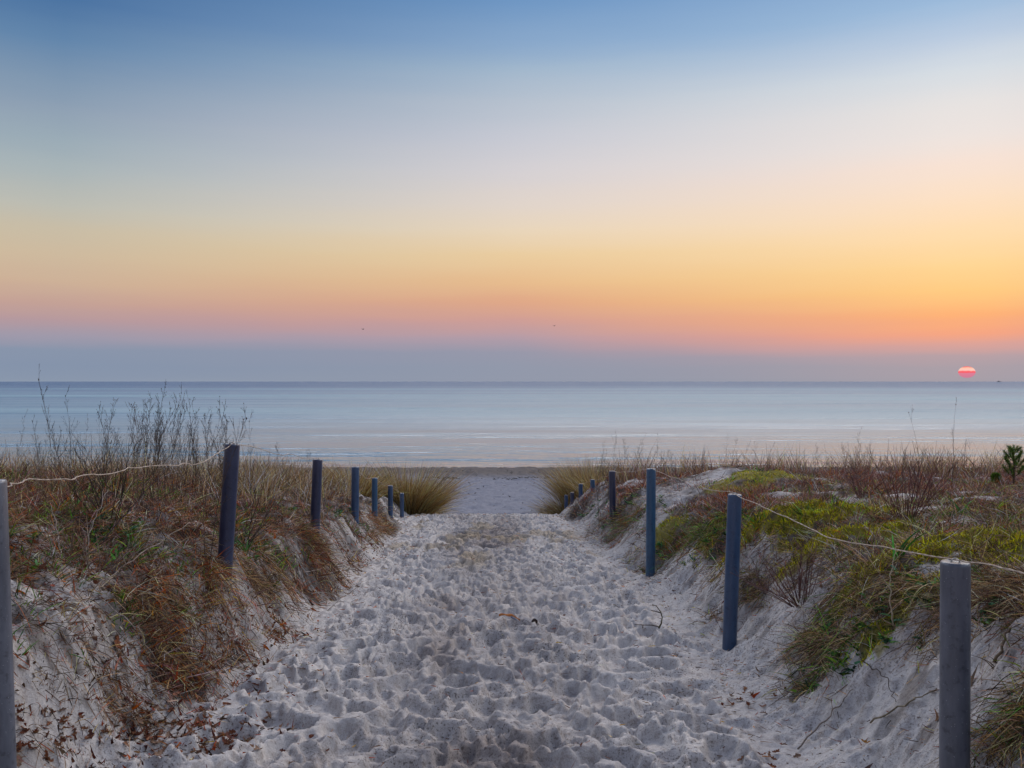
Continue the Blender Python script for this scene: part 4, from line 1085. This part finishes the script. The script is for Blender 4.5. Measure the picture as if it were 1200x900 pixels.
# ------------------------------------------------------------------ far things: sun, ship, bird
def sun_disc():
    m, nt, out = new_mat('setting_sun')
    co = nt.nodes.new('ShaderNodeTexCoord').outputs['Object']
    sx = nt.nodes.new('ShaderNodeSeparateXYZ'); nt.links.new(co, sx.inputs[0])
    n = noise(nt, co, .022, 2)
    zz = math_(nt, 'ADD', sx.outputs[2], mrange(nt, n, .3, .7, -3, 3))
    f = mrange(nt, zz, -60, 60)
    r = nt.nodes.new('ShaderNodeValToRGB'); cr = r.color_ramp
    stops = [(0, srgb(205, 125, 150)), (.40, srgb(225, 128, 150)), (.455, srgb(250, 92, 105)), (.55, srgb(255, 110, 110)), (.62, srgb(255, 190, 182)), (.74, srgb(255, 208, 190)), (.86, srgb(255, 190, 165)), (.94, srgb(255, 110, 110)), (1, srgb(240, 110, 115))]
    while len(cr.elements) < len(stops): cr.elements.new(.5)
    for e, (p, c) in zip(cr.elements, stops): e.position = p; e.color = (*c, 1)
    nt.links.new(f, r.inputs[0])
    em = nt.nodes.new('ShaderNodeEmission'); nt.links.new(r.outputs[0], em.inputs['Color']); nt.links.new(em.outputs[0], out.inputs['Surface'])
    D = 9000; rad = 8.1 / F * D / math.cos(SUN_AZ)
    b = Build(); k = 48; mm = 24; v = []; f = []
    for i in range(mm + 1):
        a = -math.pi / 2 + math.pi * i / mm
        for j in range(k): v.append((math.cos(a) * math.cos(j / k * 6.28318) * rad, math.cos(a) * math.sin(j / k * 6.28318) * rad, math.sin(a) * rad * .74))
    for i in range(mm):
        for j in range(k): f.append((i * k + j, i * k + (j + 1) % k, (i + 1) * k + (j + 1) % k, (i + 1) * k + j))
    b.add(np.array(v), f, (1, .3, .3))
    dist = D / math.cos(SUN_AZ)
    o = b.build('sun', m, None, (D * (1133 - 600) / F, D, H + 11 / F * D))
    tag(o, 'small flattened red sun with pale band low over the sea', 'sun')
sun_disc()

def ship():
    D = 8500; k = D / F; x = (1171 - 600) * k
    m = plain_material('ship_paint', (.10, .12, .16), (.13, .15, .19), .6, .05)
    r = bpy.data.objects.new('ship', None); COL.objects.link(r); r.location = (x, D, 0)
    b = Build(); L = 2.6 * k
    v = []; 
    for z, s in ((0, .86), (.5 * k, 1.0)):
        v += [(-L * s, -6, z), (L * .8 * s, -6, z), (L * s * 1.08, 0, z), (L * .8 * s, 6, z), (-L * s, 6, z)]
    f = [(4, 3, 2, 1, 0), (5, 6, 7, 8, 9)] + [(i, (i + 1) % 5, 5 + (i + 1) % 5, 5 + i) for i in range(5)]
    b.add(v, f, (0, 0, 0)); b.build('hull', m, r, smooth=False)
    b = Build()
    def bx(x0, x1, z0, z1, w):
        vv = [(xx, yy, zz) for zz in (z0, z1) for (xx, yy) in ((x0, -w), (x1, -w), (x1, w), (x0, w))]
        b.add(vv, [(3, 2, 1, 0), (4, 5, 6, 7), (0, 1, 5, 4), (1, 2, 6, 5), (2, 3, 7, 6), (3, 0, 4, 7)], (0, 0, 0))
    bx(-L * .6, L * .1, .5 * k, .95 * k, 5); bx(-L * .4, -L * .1, .95 * k, 1.3 * k, 3)
    b.build('superstructure', m, r, smooth=False)
    tag(r, 'tiny grey ship on the horizon right of the red sun', 'ship')
ship()
def bird(px, py, D, label):
    p = pt(px, py, D); b = Build()
    t = np.linspace(0, 1, 7)
    b.tube(np.stack([-.2 + .4 * t, 0 * t, .02 * np.sin(t * 3)], -1), .045 * np.sin(.15 + t * 2.8), (.05, .05, .05), 7)
    for s in (-1, 1):
        b.add([(-.05, 0, .02), (.06, 0, .02), (.03, s * .22, .14), (-.06, s * .22, .14), (-.08, s * .46, .08)], [(0, 1, 2, 3), (3, 2, 4)], (.05, .05, .05))
    o = b.build('bird', TWIG, None, p); o.rotation_euler = (0, 0, .9)
    tag(o, label, 'bird', 'birds over the sea')
bird(425.5, 386, 130, 'tiny dark bird flying in the pink sky above the left posts')
bird(649.5, 382, 140, 'tiny dark bird flying in the orange sky above the end of the path')

# ------------------------------------------------------------------ sky
def sky():
    w = bpy.data.worlds.new('World'); scene.world = w; w.use_nodes = True
    nt = w.node_tree; nt.nodes.clear()
    out = nt.nodes.new('ShaderNodeOutputWorld'); bg = nt.nodes.new('ShaderNodeBackground')
    co = nt.nodes.new('ShaderNodeTexCoord').outputs['Generated']
    nrm = nt.nodes.new('ShaderNodeVectorMath'); nrm.operation = 'NORMALIZE'; nt.links.new(co, nrm.inputs[0])
    sx = nt.nodes.new('ShaderNodeSeparateXYZ'); nt.links.new(nrm.outputs[0], sx.inputs[0])
    # slight unevenness of the haze bank
    mp = nt.nodes.new('ShaderNodeMapping'); mp.inputs['Scale'].default_value = (5, 5, 60); nt.links.new(nrm.outputs[0], mp.inputs['Vector'])
    nz = noise(nt, mp.outputs[0], 1.0, 4, .5)
    el = math_(nt, 'ARCSINE', sx.outputs[2])
    el = math_(nt, 'ADD', el, mrange(nt, nz, .3, .7, -.0022, .0022))
    fac = math_(nt, 'SQRT', math_(nt, 'DIVIDE', math_(nt, 'MAXIMUM', el, 0.0), math.pi / 2))
    az = math_(nt, 'ARCTAN2', sx.outputs[0], sx.outputs[1])
    da = math_(nt, 'ABSOLUTE', math_(nt, 'SUBTRACT', az, SUN_AZ))
    da = math_(nt, 'MINIMUM', da, math_(nt, 'SUBTRACT', 2 * math.pi, da))
    def ramp(stops, r, zen):
        n = nt.nodes.new('ShaderNodeValToRGB'); cr = n.color_ramp; cr.interpolation = 'EASE' if False else 'LINEAR'
        st = []
        for (yy, c) in stops:
            e = math.atan((HZ - yy) / r) if yy <= HZ else 0
            g = .3 * c[0] + .55 * c[1] + .15 * c[2]; k = .87
            st.append((math.sqrt(max(0, e) / (math.pi / 2)), srgb(*[min(255, g + (v - g) * k + 2) for v in c])))
        st.sort(key=lambda s: s[0])
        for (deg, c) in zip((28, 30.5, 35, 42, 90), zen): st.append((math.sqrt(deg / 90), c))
        while len(cr.elements) < len(st): cr.elements.new(.5)
        for e, (p, c) in zip(cr.elements, st): e.position = p; e.color = (*c, 1)
        nt.links.new(fac, n.inputs[0])
        return n.outputs[0]
    ZF = [(1.6, 1.55, 1.6), (9.6, 8.8, 8.2), (8.8, 8.0, 7.5), (.9, .95, 1.12), (.16, .23, .42)]; ZL = [(.85, .98, 1.25), (3.7, 4.1, 4.9), (3.3, 3.65, 4.4), (.7, .76, .95), (.16, .23, .42)]; ZB = [(.15, .20, .36), (.15, .20, .36), (.15, .20, .36), (.15, .20, .38), (.16, .23, .42)]  # bright band added above the view ahead as key light, dim blue fill elsewhere
    left = [(-70, (55, 100, 155)), (447, (135, 150, 172)), (430, (128, 145, 172)), (410, (131, 146, 172)), (396, (156, 150, 170)), (376, (182, 149, 155)), (355, (197, 157, 145)), (330, (206, 173, 145)), (300, (206, 183, 152)), (270, (200, 186, 160)), (240, (186, 186, 175)), (200, (165, 178, 182)), (165, (150, 169, 182)), (130, (138, 158, 180)), (100, (124, 150, 178)), (50, (92, 132, 175)), (0, (66, 112, 166))]
    cent = [(-70, (88, 134, 190)), (447, (140, 150, 170)), (430, (139, 149, 171)), (413, (145, 148, 170)), (395, (178, 151, 165)), (375, (208, 152, 145)), (355, (226, 162, 127)), (330, (233, 183, 131)), (300, (235, 201, 150)), (270, (232, 210, 180)), (240, (223, 209, 198)), (200, (210, 205, 209)), (160, (195, 198, 210)), (120, (178, 190, 206)), (80, (155, 180, 205)), (50, (130, 165, 205)), (0, (104, 149, 200))]
    rght = [(-70, (125, 166, 214)), (447, (135, 148, 168)), (430, (143, 147, 167)), (418, (162, 148, 164)), (405, (206, 150, 149)), (390, (241, 152, 121)), (370, (252, 167, 106)), (340, (254, 196, 116)), (310, (254, 208, 136)), (270, (254, 216, 165)), (230, (251, 220, 190)), (190, (245, 222, 208)), (160, (235, 224, 219)), (120, (227, 223, 222)), (80, (210, 218, 226)), (40, (180, 200, 225)), (0, (150, 185, 222))]
    back = [(447, (150, 150, 170)), (400, (190, 170, 185)), (340, (220, 190, 195)), (250, (200, 200, 215)), (100, (150, 175, 205)), (0, (120, 155, 200))]
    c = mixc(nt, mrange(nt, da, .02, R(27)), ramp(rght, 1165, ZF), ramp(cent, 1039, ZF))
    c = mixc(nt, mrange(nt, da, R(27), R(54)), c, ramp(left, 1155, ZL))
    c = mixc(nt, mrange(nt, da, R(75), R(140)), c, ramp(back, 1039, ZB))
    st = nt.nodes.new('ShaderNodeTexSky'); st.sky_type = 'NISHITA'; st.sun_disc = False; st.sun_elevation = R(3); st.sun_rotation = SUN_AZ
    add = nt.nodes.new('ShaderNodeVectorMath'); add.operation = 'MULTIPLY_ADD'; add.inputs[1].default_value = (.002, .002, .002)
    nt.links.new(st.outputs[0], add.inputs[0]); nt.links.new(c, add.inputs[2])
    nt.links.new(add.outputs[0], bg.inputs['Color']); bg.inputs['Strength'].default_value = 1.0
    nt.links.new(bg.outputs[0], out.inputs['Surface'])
sky()

sl = bpy.data.lights.new('sunlight', 'SUN'); sl.energy = .06; sl.angle = R(100); sl.color = (1.0, .62, .38)
so = bpy.data.objects.new('sunlight', sl); COL.objects.link(so); so.location = (20, 40, 30)
ELV = R(4.5)
from mathutils import Vector
sd = Vector((math.sin(SUN_AZ) * math.cos(ELV), math.cos(SUN_AZ) * math.cos(ELV), math.sin(ELV)))
so.rotation_euler = sd.to_track_quat('Z', 'Y').to_euler()

# ------------------------------------------------------------------ camera
cam = bpy.data.cameras.new('camera'); cam.sensor_width = 36; cam.lens = 36 * F / 1200
cam.clip_start = .05; cam.clip_end = 100000
cam.shift_y = -(450 - HZ) / 1200
co = bpy.data.objects.new('camera', cam); COL.objects.link(co); co.location = (0, 0, H); co.rotation_euler = (R(90), 0, 0)
scene.camera = co
vs = scene.view_settings; vs.view_transform = 'Standard'; vs.look = 'None'; vs.exposure = 0; vs.gamma = 1
scene.render.resolution_x = 1024; scene.render.resolution_y = 768
scene.cycles.max_bounces = 5; scene.cycles.diffuse_bounces = 3; scene.cycles.transmission_bounces = 2; scene.cycles.caustics_reflective = False
scene.cycles.use_denoising = True
